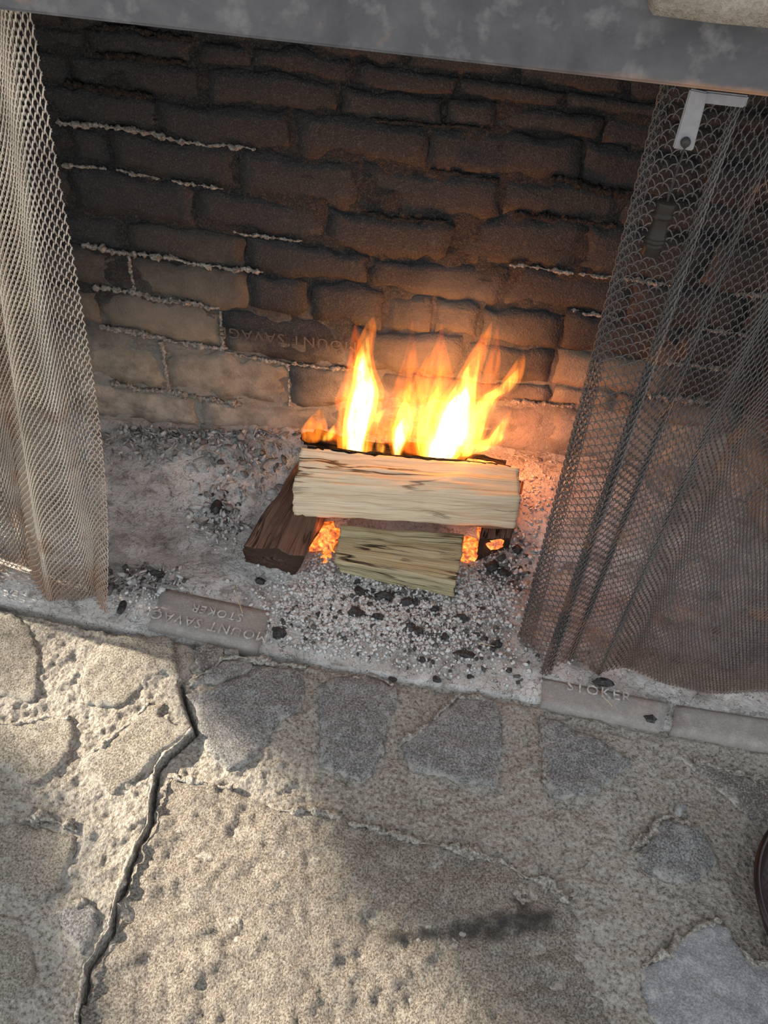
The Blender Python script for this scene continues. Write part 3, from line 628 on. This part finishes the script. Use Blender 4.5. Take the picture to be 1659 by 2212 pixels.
# ---- logs
def loft(A, B, nL=40, per=10, amp=.003, bow=(0, 0, 0), seed=0., round_=.12):
    A, B = np.array(A, float), np.array(B, float); k = len(A); ln = np.linalg.norm(B.mean(0) - A.mean(0)); V = []; G = []
    def ringpts(Q):
        out = []
        for i in range(k):
            p, c, n = Q[i - 1], Q[i], Q[(i + 1) % k]; nx = Q[(i + 2) % k]
            for j in range(per):
                s = j / per; out.append(c * (1 - s) + n * s)
        out = np.array(out); sm = (np.roll(out, 1, 0) + np.roll(out, -1, 0)) / 2; return out * (1 - .5) + sm * .5
    RA, RB = ringpts(A), ringpts(B); m = len(RA); cA, cB = RA.mean(0), RB.mean(0)
    per_len = np.concatenate([[0], np.cumsum(np.linalg.norm(np.diff(RA, axis=0), axis=1))])
    for i in range(nL + 1):
        s = i / nL; ring = RA * (1 - s) + RB * s; c = ring.mean(0); dr = ring - c; dr /= np.linalg.norm(dr, axis=1)[:, None]
        # end raggedness
        lp = P3(np.full(m, s * ln * 9 + seed), per_len * 60, seed)
        ring = ring + dr * (amp * .9 * fbm(P3(np.full(m, s * ln * 14 + seed), per_len * 16, seed + 3), 2))[:, None]
        ring = ring + dr * (amp * fbm(lp, 4) + amp * .5 * fbm(P3(np.full(m, s * ln * 3 + seed), per_len * 170, seed + 5), 2))[:, None] + np.array(bow) * math.sin(math.pi * s)
        ax = (cB - cA) / ln
        if i in (0, nL): ring = ring + ax * (.009 * fbm(P3(ring[:, 0] * 60, ring[:, 1] * 60, ring[:, 2] * 60), 3))[:, None]
        V.append(ring); G.append(np.stack([np.full(m, s * ln), per_len + seed, np.full(m, seed)], 1))
    V, G = np.concatenate(V), np.concatenate(G); Fc = []
    for i in range(nL):
        for j in range(m): j2 = (j + 1) % m; Fc.append((i * m + j, i * m + j2, (i + 1) * m + j2, (i + 1) * m + j))
    for e_, base in ((0, 0), (1, nL * m)):
        c = V[base:base + m].mean(0); prev = list(range(base, base + m))
        for s in (.66, .33):
            n0 = len(V); ringc = c + (V[base:base + m] - c) * s; ringc += .0015 * fbm(ringc * 200, 2)[:, None]; V = np.vstack([V, ringc])
            G = np.vstack([G, np.stack([RNG.uniform(0, .05, m), per_len * s * 3, np.full(m, s + seed)], 1)])
            for j in range(m): j2 = (j + 1) % m; Fc.append((prev[j], prev[j2], n0 + j2, n0 + j))
            prev = list(range(n0, n0 + m))
        Fc.append(tuple(prev))
    return V, Fc, G
def log(name, A, B, mat, label, **kw):
    V, Fc, G = loft(A, B, **kw); o = mesh(name, V, Fc, MAT[mat], attrs={'gc': G}); fix_normals(o); tag(o, label, 'firewood'); return o
# cross sections: bottom-front, mid-front, top-back, bottom-back
FL = [Uz(634, 1113, .077), Uy(635, 1047, .285), Uy(650, 968, .352), np.array([-.24, .40, .10])]
FR = [Uz(1113, 1145, .085), Uy(1124, 1074, .322), Uy(1118, 1010, .385), np.array([.215, .43, .115])]
flog = log('split_log', FL, FR, 'wood_fresh', 'fresh pale split log lying across the top of the fire, front face clean', nL=70, per=18, amp=.009, seed=2.3)
# dark bark lip on its upper back edge
pts = np.array([FL[2] * (1 - s) + FR[2] * s for s in np.linspace(.03, .97, 40)]); pts[:, 1] += .003; pts[:, 2] += -.001 + .004 * fbm(P3(pts[:, 0] * 25, 1, 2), 3)
V, Fc = ragged(pts, .003 + .003 * np.abs(fbm(pts * 50, 2)), .7); o = mesh('bark_edge', V, Fc, MAT['char'], flog, attrs={'gc': V})
GA = [Uz(737, 1246, .004), Uy(724, 1210, .192), Uz(738, 1132, .068), np.array([-.135, .30, .012])]
GB = [Uz(974, 1298, .004), Uy(986, 1257, .188), Uz(1002, 1156, .070), np.array([.118, .315, .012])]
log('weathered_log', GA, GB, 'wood_grey', 'short olive-grey weathered log propped below the pale split log', nL=50, per=16, amp=.010, seed=7.7)
LA = [Uz(640, 1250, .0), Uz(655, 1203, .065), Uz(528, 1180, .058), Uz(532, 1218, .0)]
LB = [np.array([-.17, .46, .06]), np.array([-.18, .45, .105]), Uy(650, 985, .44), np.array([-.27, .46, .06])]
log('scorched_log', LA, LB, 'wood_burnt', 'red-brown scorched log slanting back at the left of the fire', nL=60, per=16, amp=.012, seed=4.1)
RA_ = [Uz(1028, 1214, .012), Uz(1035, 1165, .06), Uz(1104, 1162, .055), Uz(1100, 1195, .012)]
RB_ = [np.array([.17, .47, .06]), np.array([.17, .46, .10]), np.array([.24, .47, .10]), np.array([.24, .47, .06])]
log('burnt_log_end', RA_, RB_, 'wood_burnt', 'small dark brown log end poking out at the right under the pale log', nL=24, per=10, amp=.004, seed=9.3)
BA = [Uy(654, 958, .435), Uy(655, 940, .45), np.array([-.225, .485, .15]), np.array([-.225, .485, .12])]
BB = [Uy(1085, 1040, .445), Uy(1085, 1022, .45), np.array([.19, .48, .14]), np.array([.19, .48, .11])]
log('charred_log', BA, BB, 'char', 'black charred log burning behind the pale split log', nL=40, per=10, amp=.020, seed=11.)

# ---- glowing embers under and behind the logs
def blob(c, r, seed, amp=.35, sq=(1, 1, 1), sub=2):
    bm = bmesh.new(); bmesh.ops.create_icosphere(bm, subdivisions=sub, radius=1.0)
    V = np.array([v.co[:] for v in bm.verts]); Fc = [tuple(v.index for v in f.verts) for f in bm.faces]; bm.free()
    V = V * (1 + amp * fbm(V * 1.7 + seed, 3))[:, None]; return np.array(c) + V * r * np.array(sq), Fc
EMB = [(703, 1150, .03, .026, 'glowing orange ember heap left of the weathered log'), (1012, 1180, .035, .020, 'glowing ember between the weathered log and the burnt log end'),
       (1065, 1142, .055, .026, 'glowing ember under the right end of the pale split log'), (706, 1195, .012, .018, 'dimmer ember nearest the ash in front of the scorched log')]
for i, (px, py, z, r, lb) in enumerate(EMB):
    c = Uz(px, py, z); V, Fc = blob(c - [0, 0, .012], r, i * 5., .6, (1.25, 1.9, .55), 3); o = mesh('ember', V, Fc, MAT['ember']); tag(o, lb, 'ember', 'glowing embers among the logs')
for i, (px, py, y, lb) in enumerate([(880, 1010, .43, 'glowing ember behind the middle of the pale split log'), (1040, 1000, .43, 'glowing ember behind the right part of the pale split log'), (760, 990, .425, 'glowing ember behind the left part of the pale split log')]):
    V, Fc = blob(Uy(px, py + 12, y), .028, 30 + i * 4., .4, (1.6, .6, .7), 3); o = mesh('ember', V, Fc, MAT['ember']); tag(o, lb, 'ember', 'glowing embers among the logs')

# ---- flames: emissive gas, nested tongues
def spine(pts):
    p = np.array(pts, float); d = np.concatenate([[0], np.cumsum(np.hypot(np.diff(p[:, 0]), np.diff(p[:, 1])))]); t = np.linspace(0, d[-1], 30)
    q = np.stack([np.interp(t, d, p[:, k]) for k in range(3)], 1)
    for _ in range(3): q[1:-1] = (q[:-2] + 2 * q[1:-1] + q[2:]) / 4
    q[0, 2] *= .5; return q
def tongue(pts, y, sc=1.0, depth=.55, lean=0.0, taper=0.0, wob=0.):
    q = spine([(620 + a / 2.9625, 650 + b / 2.9625, w / 2.9625) for a, b, w in pts]); n = 12; th = np.arange(n) * 2 * math.pi / n; V = []
    for i, (x, yy, w) in enumerate(q):
        s = i / 29.; yc = y + lean * s; c = Uy(x + wob * math.sin(s * 9 + x), yy, yc); r = max(.0004, w * sc * 1.95 / F * (1 - taper * s))
        V += [c + np.array([math.cos(t) * r, math.sin(t) * r * depth, 0]) for t in th]
    Fc = [(i * n + k, i * n + (k + 1) % n, (i + 1) * n + (k + 1) % n, (i + 1) * n + k) for i in range(29) for k in range(n)]
    Fc += [tuple(range(n))[::-1], tuple(29 * n + k for k in range(n))]; return np.array(V), Fc
fire = empty('fire', tuple(Uy(860, 1000, .43))); tag(fire, 'orange and yellow flames rising behind the pale split log', 'fire')
TONGUES = [  # spine points (x, y, half width) and distance, then how deep the nesting goes
 ([(430, 990, 70), (440, 850, 80), (470, 700, 88), (500, 560, 80), (485, 450, 52), (490, 330, 34), (520, 220, 30), (545, 140, 18), (552, 100, 3)], .42, 3),
 ([(700, 1005, 18), (712, 920, 42), (740, 820, 58), (760, 720, 48), (755, 620, 42), (780, 560, 22), (802, 495, 4)], .425, 3),
 ([(960, 1035, 75), (1000, 950, 115), (1060, 850, 130), (1080, 750, 110), (1110, 650, 82), (1150, 540, 52), (1190, 420, 34), (1230, 330, 32), (1280, 230, 16), (1312, 135, 3)], .425, 3),
 ([(1100, 985, 50), (1250, 930, 52), (1340, 880, 38), (1380, 800, 24), (1410, 740, 12), (1432, 695, 3)], .415, 2),
 ([(1150, 930, 60), (1210, 800, 48), (1250, 690, 46), (1290, 610, 36), (1380, 575, 38), (1440, 515, 34), (1480, 430, 25), (1505, 370, 15), (1510, 320, 3)], .44, 2),
 ([(150, 895, 36), (178, 830, 58), (195, 765, 38), (206, 695, 4)], .425, 1),
 ([(240, 892, 24), (285, 850, 26), (302, 795, 6)], .42, 2),
 ([(905, 1030, 45), (895, 920, 58), (875, 810, 44), (905, 720, 36), (935, 640, 30), (970, 540, 22), (1000, 430, 18), (1018, 300, 4)], .435, 2),
 ([(600, 970, 18), (600, 930, 22), (592, 880, 12), (590, 840, 3)], .41, 2),
 ([(560, 770, 26), (590, 730, 22), (630, 690, 4)], .41, 2),
 ([(970, 760, 26), (1030, 680, 24), (1045, 620, 12), (1042, 570, 3)], .41, 2),
]
lev = ['flame_outer', 'flame_inner', 'flame_core']
for pts, y, dpt in TONGUES:
    V, Fc = tongue(pts, y, 1.38, .6); par = mesh('flame', V, Fc, MAT['flame_outer']); under(par, fire); fix_normals(par)
    for k in range(1, dpt):
        cut = pts[:max(3, int(len(pts) * (1 - .16 * k)))]; cut = [(a, b, w) for a, b, w in cut]; cut[-1] = (cut[-1][0], cut[-1][1], 2)
        V, Fc = tongue(cut, y - .001 * k, .98 - .30 * (k - 1), .5); o = mesh('flame_core', V, Fc, MAT[lev[k]]); o.parent = par; fix_normals(o)
VEILS = [([(420, 800, 60), (440, 600, 70), (450, 400, 45), (440, 250, 25), (440, 130, 3)], .47), ([(770, 760, 70), (760, 600, 70), (788, 430, 40), (798, 290, 20), (802, 120, 3)], .47),
         ([(960, 760, 100), (960, 580, 90), (970, 440, 66), (978, 340, 38), (985, 250, 18), (992, 150, 3)], .48), ([(1270, 700, 50), (1300, 520, 40), (1325, 360, 30), (1345, 160, 3)], .47), ([(640, 900, 90), (640, 760, 70), (620, 620, 30), (600, 520, 4)], .47),
         ([(1150, 640, 60), (1170, 470, 50), (1225, 330, 32), (1290, 160, 4)], .46), ([(340, 700, 26), (350, 630, 34), (380, 560, 30), (400, 420, 20), (420, 330, 3)], .46), ([(860, 950, 180), (880, 800, 170), (890, 640, 120), (900, 520, 70), (905, 430, 36), (910, 330, 4)], .475), ([(310, 940, 60), (330, 850, 50), (350, 780, 30), (360, 700, 3)], .45)]
for pts, y in VEILS:
    V, Fc = tongue(pts, y, 1.2, .45); par = mesh('flame', V, Fc, MAT['flame_veil']); under(par, fire); fix_normals(par)
for nm, p, e_, r in (('fire_light', Uy(800, 850, .40), .20, .03), ('fire_light', Uy(990, 850, .395), .48, .035), ('fire_light', Uy(1125, 985, .43), 1.25, .02),
                     ('ember_light', Uz(700, 1140, .05), .05, .012), ('ember_light', Uz(1120, 1110, .05), .10, .012), ('ember_light', Uz(1012, 1165, .05), .04, .01)):
    ld = bpy.data.lights.new(nm, 'POINT'); ld.energy = e_; ld.color = (1, .26, .085); ld.shadow_soft_size = r
    lo = bpy.data.objects.new(nm, ld); COL.objects.link(lo); lo.location = p

# ---- ash crumbs, flakes and charcoal
def chunks(P, Rr, sq, tone, name, mat, label, cat, rot=True):
    bm = bmesh.new(); bmesh.ops.create_icosphere(bm, subdivisions=1, radius=1.0); T = np.array([v.co[:] for v in bm.verts]); TF = np.array([[v.index for v in f.verts] for f in bm.faces]); bm.free()
    n = len(P); A = RNG.normal(size=(n, 3, 3)); Q, _ = np.linalg.qr(A)
    V = T[None] * (1 + RNG.uniform(-.35, .35, (n, 12, 1))) * sq[:, None, :] * Rr[:, None, None]
    if rot: V = np.einsum('nij,nkj->nki', Q, V)
    V = V + P[:, None]; Fc = (TF[None] + 12 * np.arange(n)[:, None, None]).reshape(-1, 3)
    o = mesh(name, V.reshape(-1, 3), Fc, mat, smooth=False, attrs={'tone': np.repeat(tone, 12)}); tag(o, label, cat, kind='stuff'); return o
def scatter(spec):                                     # gaussian clumps given in photo pixels
    out = []
    for px, py, sx, sy, n in spec:
        for x, y in zip(RNG.normal(px, sx, n), RNG.normal(py, sy, n)):
            p = Uz(x, y, .02)
            if p[1] > float(np.interp(p[0], EDGE[:, 0], EDGE[:, 1])) + .02 and p[1] < WA + WB * p[0] - .02: out.append(p)
    out = np.array(out); out[:, 2] = ash_h(out[:, 0], out[:, 1]); return out
P = scatter([(800, 1310, 90, 34, 4200), (700, 1285, 50, 30, 1500), (1010, 1290, 55, 42, 1900), (900, 1375, 120, 30, 1100), (690, 1225, 25, 22, 260), (1130, 1130, 25, 60, 300), (1080, 1250, 40, 30, 250), (640, 1390, 50, 14, 150), (480, 1120, 28, 26, 160), (960, 1430, 120, 20, 160), (300, 1270, 40, 25, 120)])
nw = len(P); P = np.vstack([P, scatter([(850, 1290, 75, 18, 420), (1090, 1222, 30, 25, 180), (930, 1350, 70, 22, 160), (300, 1240, 40, 15, 90), (1000, 1400, 90, 30, 70), (480, 1110, 25, 20, 70), (700, 1330, 60, 25, 90)])]); n = len(P); r = RNG.uniform(.0015, .0062, n) * (.55 + .45 * RNG.random(n)); P[:, 2] += r * .5; r[nw:] *= 1.25
chunks(P, r, RNG.uniform(.5, 1.2, (n, 3)), np.where(np.arange(n) < nw, RNG.beta(2.6, 1.3, n), RNG.random(n) * .12), 'ash_crumbs', MAT['ash_bits'], 'pale crumbly wood ash scattered around and below the logs', 'ash')
P = scatter([(430, 985, 90, 22, 330), (580, 985, 45, 26, 160), (330, 975, 50, 20, 120), (470, 1110, 30, 30, 70), (540, 1040, 40, 30, 60), (330, 1245, 50, 16, 60)])
n = len(P); r = RNG.uniform(.006, .013, n); P[:, 2] += .003
chunks(P, r, np.stack([RNG.uniform(.8, 1.6, n), RNG.uniform(.35, .8, n), RNG.uniform(.10, .2, n)], 1), RNG.beta(2.2, 1.1, n), 'ash_flakes', MAT['ash_flakes'], 'curled grey ash flakes heaped along the back left of the firebox', 'ash')
COALS = [(1075, 1386, .011, 'round black charcoal lump nearest the foot of the right curtain'), (962, 1372, .010, 'black charcoal lump alone in pale ash below the right corner of the weathered log'), (905, 1362, .013, 'larger charcoal lump of the touching pair below the weathered log'), (886, 1350, .010, 'smaller charcoal lump of the touching pair below the weathered log'),
 (815, 1330, .012, 'charcoal lump in white ash below the middle of the weathered log'), (770, 1322, .014, 'big charcoal lump in white ash below the left half of the weathered log'), (1000, 1335, .011, 'charcoal lump in ash just below the right corner of the weathered log'), (945, 1458, .009, 'charcoal lump on the front edge of the firebox floor above the middle stones'),
 (850, 1458, .007, 'tiny charcoal lump at the front edge of the firebox floor left of the middle'), (912, 1418, .007, 'tiny charcoal lump on bare floor left of the long charcoal stick'), (1050, 1372, .007, 'tiny charcoal lump just left of the round lump by the right curtain'), (1088, 1238, .013, 'charcoal lump below the small burnt log end, towards the curtain'),
 (1115, 1196, .012, 'charcoal lump touching the curtain side of the burnt log end'), (1062, 1226, .015, 'big charcoal lump directly below the burnt log end'), (830, 1288, .016, 'big charcoal lump tucked under the front edge of the weathered log'), (775, 1276, .014, 'charcoal lump tucked under the left front corner of the weathered log'),
 (880, 1300, .013, 'charcoal lump under the front edge of the weathered log, right of its middle'), (940, 1316, .011, 'charcoal lump under the right part of the weathered log edge'), (800, 1304, .009, 'small charcoal lump just in front of the big one tucked under the weathered log'), (725, 1330, .008, 'small charcoal lump in the ash left of the big lump'),
 (690, 1322, .008, 'leftmost small charcoal lump in the white ash heap'), (1040, 1312, .008, 'small charcoal lump in ash right of the weathered log')]
for i, (px, py, r, lb) in enumerate(COALS):
    p = Uz(px, py, .015); p[2] = float(ash_h(p[0], p[1])) + r * .35; V, Fc = blob(p, r, i * 3.7, .75, (random.uniform(.8, 1.4), random.uniform(.6, 1), random.uniform(.5, .8)), 2)
    o = mesh('charcoal_lump', V, Fc, MAT['coal'], smooth=False); tag(o, lb, 'charcoal', 'charcoal lumps in the ash before the logs')
for nm, px, py, r, sq, lb in [('charcoal_stick', 1002, 1410, .011, (2.0, .7, .5), 'long black charcoal stick lying alone on the ash near the hearth edge'), ('charcoal_cube', 603, 1364, .014, (1, .9, .8), 'blocky black charcoal piece beside the lettered left floor brick'),
                              ('charcoal_pile', 468, 1104, .015, (.8, 1.2, .9), 'black charcoal shard standing among white ash left of the scorched log'), ('charcoal_flake', 262, 1308, .013, (.6, 1.3, .35), 'dark flake beside the bottom of the left mesh curtain'),
                              ('charcoal_chip', 340, 1240, .014, (1.3, .6, .6), 'dark charcoal chip behind the lettered left floor brick'), ('charcoal_chip', 1305, 1475, .014, (1.5, .6, .4), 'dark charcoal chip on the right lettered floor brick under the curtain hem'),
                              ('charcoal_crumb', 562, 1255, .010, (1.2, .8, .6), 'dark charcoal crumb just below the near end of the scorched log'), ('charcoal_bit', 1405, 1552, .010, (1.2, .8, .5), 'dark bit at the front edge of the right lettered brick'),
                              ('charcoal_dot', 1100, 1445, .006, (1, 1, .7), 'tiny charcoal dot on bare floor left of the right curtain foot')]:
    p = Uz(px, py, .01); p[2] = float(ash_h(p[0], p[1])) + r * .3 + (.008 if px in (1305, 1405) else 0); V, Fc = blob(p, r, px * .1, .6, sq, 2); o = mesh(nm, V, Fc, MAT['coal'], smooth=False); tag(o, lb, 'charcoal')
def straw(px, lb, z=.016):
    pts = np.array([Uz(*q, z) for q in px]); V, Fc = tube(pts, .0008, 5); o = mesh('straw', V, Fc, MAT['straw']); tag(o, lb, 'straw')
straw([(508, 1264), (513, 1290), (520, 1312), (524, 1325)], 'thin dry straw lying on the lettered left floor brick')
straw([(1299, 1492), (1305, 1508), (1316, 1517), (1323, 1526)], 'thin curled straw lying on the right lettered floor brick', .014)
straw([(1032, 1388), (1050, 1392), (1068, 1396)], 'short dark straw beside the charcoal near the right curtain foot')

# ---- mesh curtains: rows of coiled wire
PITCH, ROW = .0105, .0078
def curtain(name, xtop, xbot, fold, wmat, label, width_cells, zbot, ztop=1.09, wr=.00085):
    """xtop/xbot(s), fold(s,t) -> y ; s in 0..1 from leading edge outward, t 0 bottom..1 top"""
    c = empty(name, (float(xbot(0.)), .06, 0)); tag(c, label, 'fire screen curtain')
    seg = 8; n = width_cells * seg + 1; u = np.arange(n) / seg; rows = int((ztop - 0) / ROW); Vs = []
    ph = 2 * math.pi * u
    for r in range(rows):
        t = (r * ROW) / ztop
        s = u / width_cells
        ju = ph + (math.pi if r % 2 else 0)
        s = (u + .16 * np.sin(ju)) / width_cells
        zc = r * ROW + .0060 * np.cos(ju); tt = np.clip(zc / ztop, 0, 1.02)
        x = xtop(s) * tt + xbot(s) * (1 - tt); y = fold(s, tt)
        zb = zbot(s) ; z = zb * (1 - tt) + zc
        # wire springs in and out of the curtain sheet
        e = 1e-3; xs2 = (xtop(s + e) * tt + xbot(s + e) * (1 - tt)); ys2 = fold(s + e, tt); tx, ty = xs2 - x, ys2 - y; ln = np.hypot(tx, ty) + 1e-12
        dpt = .0024 * np.sin(ju); x = x + (-ty / ln) * dpt; y = y + (tx / ln) * dpt
        Vs.append(np.stack([x, y, z], 1))
    C = np.stack(Vs)                                   # rows, n, 3
    T = np.gradient(C, axis=1); T /= np.linalg.norm(T, axis=2, keepdims=True) + 1e-12
    a = np.cross(T, [0.2, 1, .1]); a /= np.linalg.norm(a, axis=2, keepdims=True) + 1e-12; b = np.cross(T, a)
    th = np.array([0, 2.0944, 4.18879]); V = C[:, :, None] + wr * (np.cos(th)[:, None] * a[:, :, None] + np.sin(th)[:, None] * b[:, :, None])
    i = (np.arange(rows)[:, None] * n + np.arange(n - 1)[None]).ravel(); Fc = []
    for k in range(3): k2 = (k + 1) % 3; Fc.append(np.stack([i * 3 + k, i * 3 + k2, (i + 1) * 3 + k2, (i + 1) * 3 + k], 1))
    o = mesh('wire_mesh', V.reshape(-1, 3), np.concatenate(Fc), wmat); under(o, c); tag(o, kind='stuff')
    return c
def ld(p): return p
# left curtain: leading edge at its right
_lt, _lb = Uy(97, 30, .06)[0], -.556
def l_xt(s): return _lt - .40 * s
def l_xb(s): return _lb - .50 * s - .012 * np.sin(s * 40)
def l_f(s, t): return .055 + (.014 + .026 * (1 - t) ** .8) * np.sin(s * 17 + 2.6 * t + .9) + .009 * np.sin(s * 37 + t * 4) + .02 * s * (1 - t) - .072 * np.exp(-(s / .085) ** 2) * (1 - t) ** 4
def l_z(s): return -.030 * np.exp(-(s / .16) ** 2) + .004 * np.sin(s * 30)
curtain('mesh_curtain', l_xt, l_xb, l_f, MAT['wire'], 'sunlit coiled wire mesh curtain gathered at the left of the opening', 82, lambda s: .006 - .006 * np.exp(-(s / .08) ** 2), wr=.00105)
_rt, _rb = Uy(1422, 185, .06)[0], .262
def r_ph(s): return s * 34 + .9
def r_xt(s): return _rt + .68 * s + .016 * np.exp(-(s / .3) ** 2) * np.sin(2 * r_ph(s) + .3)
def r_xb(s): return _rb + .64 * s ** 1.2 + .022 * np.exp(-(s / .3) ** 2) * np.sin(2 * r_ph(s) + .3)
def r_f(s, t): return .070 + .040 * np.exp(-(s / .30) ** 2) * np.sin(r_ph(s)) * (1 - .3 * t) + .009 * np.sin(s * 15 + 1.5 * t + 2) * (1 - t * .3) + .006 * np.sin(s * 9 - 3 * t)
curtain('mesh_curtain', r_xt, r_xb, r_f, MAT['wire_shaded'], 'dark coiled wire mesh curtain hanging at the right of the opening', 108, lambda s: .010 + 0 * s)
V, Fc = tube([(-1.2, .062, 1.098), (0, .062, 1.098), (1.25, .062, 1.098)], .006, 10); o = mesh('curtain_rod', V, Fc, MAT['iron']); tag(o, 'thin iron rod behind the lintel that carries both mesh curtains', 'rod')

# ---- bracket, chain and pull at the upper right
br = empty('curtain_bracket', (.245, -.012, 1.04)); tag(br, 'bright zinc bracket under the steel lintel with a screw in its tab', 'bracket')
A_, B_ = Uy(1489, 190, -.012), Uy(1622, 212, -.012)
under(box((.238, .0045, 1.030), (.286, .030, 1.041), 0, .0015, 'bracket_arm', MAT['zinc']), br)
def quadplate(px4, y, th, mat, name):
    q = np.array([Uy(*p, y) for p in px4]); V = np.vstack([q, q + [0, th, 0]]); Fc = [(0, 1, 2, 3), (7, 6, 5, 4), (0, 4, 5, 1), (1, 5, 6, 2), (2, 6, 7, 3), (3, 7, 4, 0)]
    bm = bmesh.new(); vs = [bm.verts.new(v) for v in V]
    for f in Fc: bm.faces.new([vs[i] for i in f])
    bmesh.ops.recalc_face_normals(bm, faces=bm.faces); bmesh.ops.bevel(bm, geom=list(bm.edges), offset=.0012, segments=2, affect='EDGES')
    me = bpy.data.meshes.new(name); bm.to_mesh(me); bm.free(); me.materials.append(mat); o = bpy.data.objects.new(name, me); COL.objects.link(o); return o
under(quadplate([(1491, 192), (1530, 200), (1497, 327), (1453, 321)], .000, .004, MAT['zinc'], 'bracket_tab'), br)
sc_ = Uy(1481, 308, -.0025); V, Fc = lathe([(0.0001, -.004), (.0035, -.0035), (.0048, -.001), (.0048, .003)], sc_, (0, 1, 0), 14); under(mesh('screw', V, Fc, MAT['iron']), br)
hd = Uy(1441, 436, -.005); hb = Uy(1404, 548, -.005); cx, cy = hd[0], -.005
pull = empty('chain_pull', (cx, cy, float(hb[2]))); tag(pull, 'small turned brass pull hanging on a fine bead chain beside the right curtain', 'pull')
top = np.array([sc_[0], -.006, sc_[2]]); pts = np.linspace(top, [cx, cy, hd[2]], 60)
V, Fc = tube(pts, .0011 + .0006 * np.cos(np.arange(60) * math.pi), 6); under(mesh('bead_chain', V, Fc, MAT['iron']), pull)
H = hd[2] - hb[2]
prof = [(.0005, 0), (.0075, 0), (.0078, -.02), (.0082, -.16), (.0072, -.2), (.0086, -.22), (.0086, -.26), (.0066, -.29), (.0064, -.30), (.0070, -.45), (.0076, -.60), (.0088, -.63), (.0088, -.66), (.0075, -.675), (.0090, -.70), (.0090, -.74), (.0074, -.76), (.0088, -.78), (.0088, -.81), (.0078, -.84), (.0082, -.99), (.0075, -1.0), (.0004, -1.0)]
V, Fc = lathe([(r_ * 1.25, h * H) for r_, h in prof], (cx, cy, hd[2]), (0, 0, 1), 22); under(mesh('pull_handle', V, Fc, MAT['brass']), pull)

# ---- dark round pot at the right edge
zr = .06; a, b, c = [Uz(*p, zr)[:2] for p in ((1632, 1890), (1659, 1797), (1661, 2008))]
M_ = np.array([[2 * (b[0] - a[0]), 2 * (b[1] - a[1])], [2 * (c[0] - a[0]), 2 * (c[1] - a[1])]]); cc = np.linalg.solve(M_, [b @ b - a @ a, c @ c - a @ a]); rr = float(np.hypot(*(cc - a)))
pot = empty('round_pan', (cc[0], cc[1], .004)); tag(pot, 'dark brown round pan with a rolled rim standing at the right edge of the hearth', 'pan')
V, Fc = lathe([(.001, .004), (rr * .80, .004), (rr * .86, .008), (rr * .97, zr - .006), (rr * .965, zr), (rr * .95, zr - .004), (rr * .84, .016), (.001, .014)], (cc[0], cc[1], 0), (0, 0, 1), 64); under(fix_normals(mesh('pan_body', V, Fc, MAT['pot'])), pot)
th = np.linspace(0, 2 * math.pi, 97); V, Fc = tube(np.stack([cc[0] + rr * .985 * np.cos(th), cc[1] + rr * .985 * np.sin(th), np.full(97, zr)], 1), .005, 8, False); under(mesh('rim', V, Fc, MAT['pot']), pot)

# ---- unseen tree added at the left to break up the sun, clumps set along its rays
def caster(x, y, d): return np.array([x, y, 0.0]) - L * d
tree = empty('added_shade_tree', (-4.9, 1.7, 0)); tag(tree, 'unseen leafy tree added left of the hearth to dapple the sunlight', 'tree')
LV, LF = [], []
def clump(c, r, n=120):
    for _ in range(n):
        d = RNG.normal(size=3); d /= np.linalg.norm(d); p = c + d * r * RNG.random() ** .45
        a = RNG.normal(size=3); a /= np.linalg.norm(a); b = np.cross(a, RNG.normal(size=3)); b /= np.linalg.norm(b); s = RNG.uniform(.022, .036)
        i = len(LV); LV.extend([p - a * s * 1.4, p + b * s * .6, p + a * s * 1.4, p - b * s * .6]); LF.append((i, i + 1, i + 2, i + 3))
CL = []
for y_, x0 in [(-.02, -.34), (-.12, -.27), (-.22, -.15), (-.32, -.03), (-.42, .12), (-.52, .24), (-.64, .36)]:
    for x_ in np.arange(x0 + .15, 1.35, .13): CL.append((x_ + random.uniform(-.02, .02), y_ + random.uniform(-.02, .02), .088))
for x_, y_ in [(-.60, -.42), (-.54, -.50), (-.50, -.60), (-.62, -.56), (-.45, -.68), (-.56, -.66), (-.66, -.36), (-.41, -.78), (-.50, -.76)]: CL.append((x_, y_, .085))
for x_, y_, r_ in CL:
    d = 4.6 + random.uniform(-.3, .3); c = caster(x_, y_, d); clump(c, r_, 110)
o = mesh('foliage', LV, LF, MAT['leaf'], smooth=False); under(o, tree); tag(o, kind='stuff')
V, Fc = tube([(-4.9, 1.7, -.3), (-4.86, 1.68, .8), (-4.75, 1.68, 1.6), (-4.6, 1.62, 2.2), (-4.3, 1.5, 2.9)], [.11, .09, .075, .055, .02], 10); under(mesh('trunk', V, Fc, MAT['bark']), tree)
for q in [(-4.1, .6, 2.2), (-4.2, .1, 2.0), (-3.9, .75, 2.3), (-4.4, .2, 1.7)]:
    V, Fc = tube([(-4.7, 1.66, 1.8), ((-4.7 + q[0]) / 2, (1.66 + q[1]) / 2, (1.9 + q[2]) / 2 + .1), q], [.04, .025, .008], 7); under(mesh('branch', V, Fc, MAT['bark']), tree)
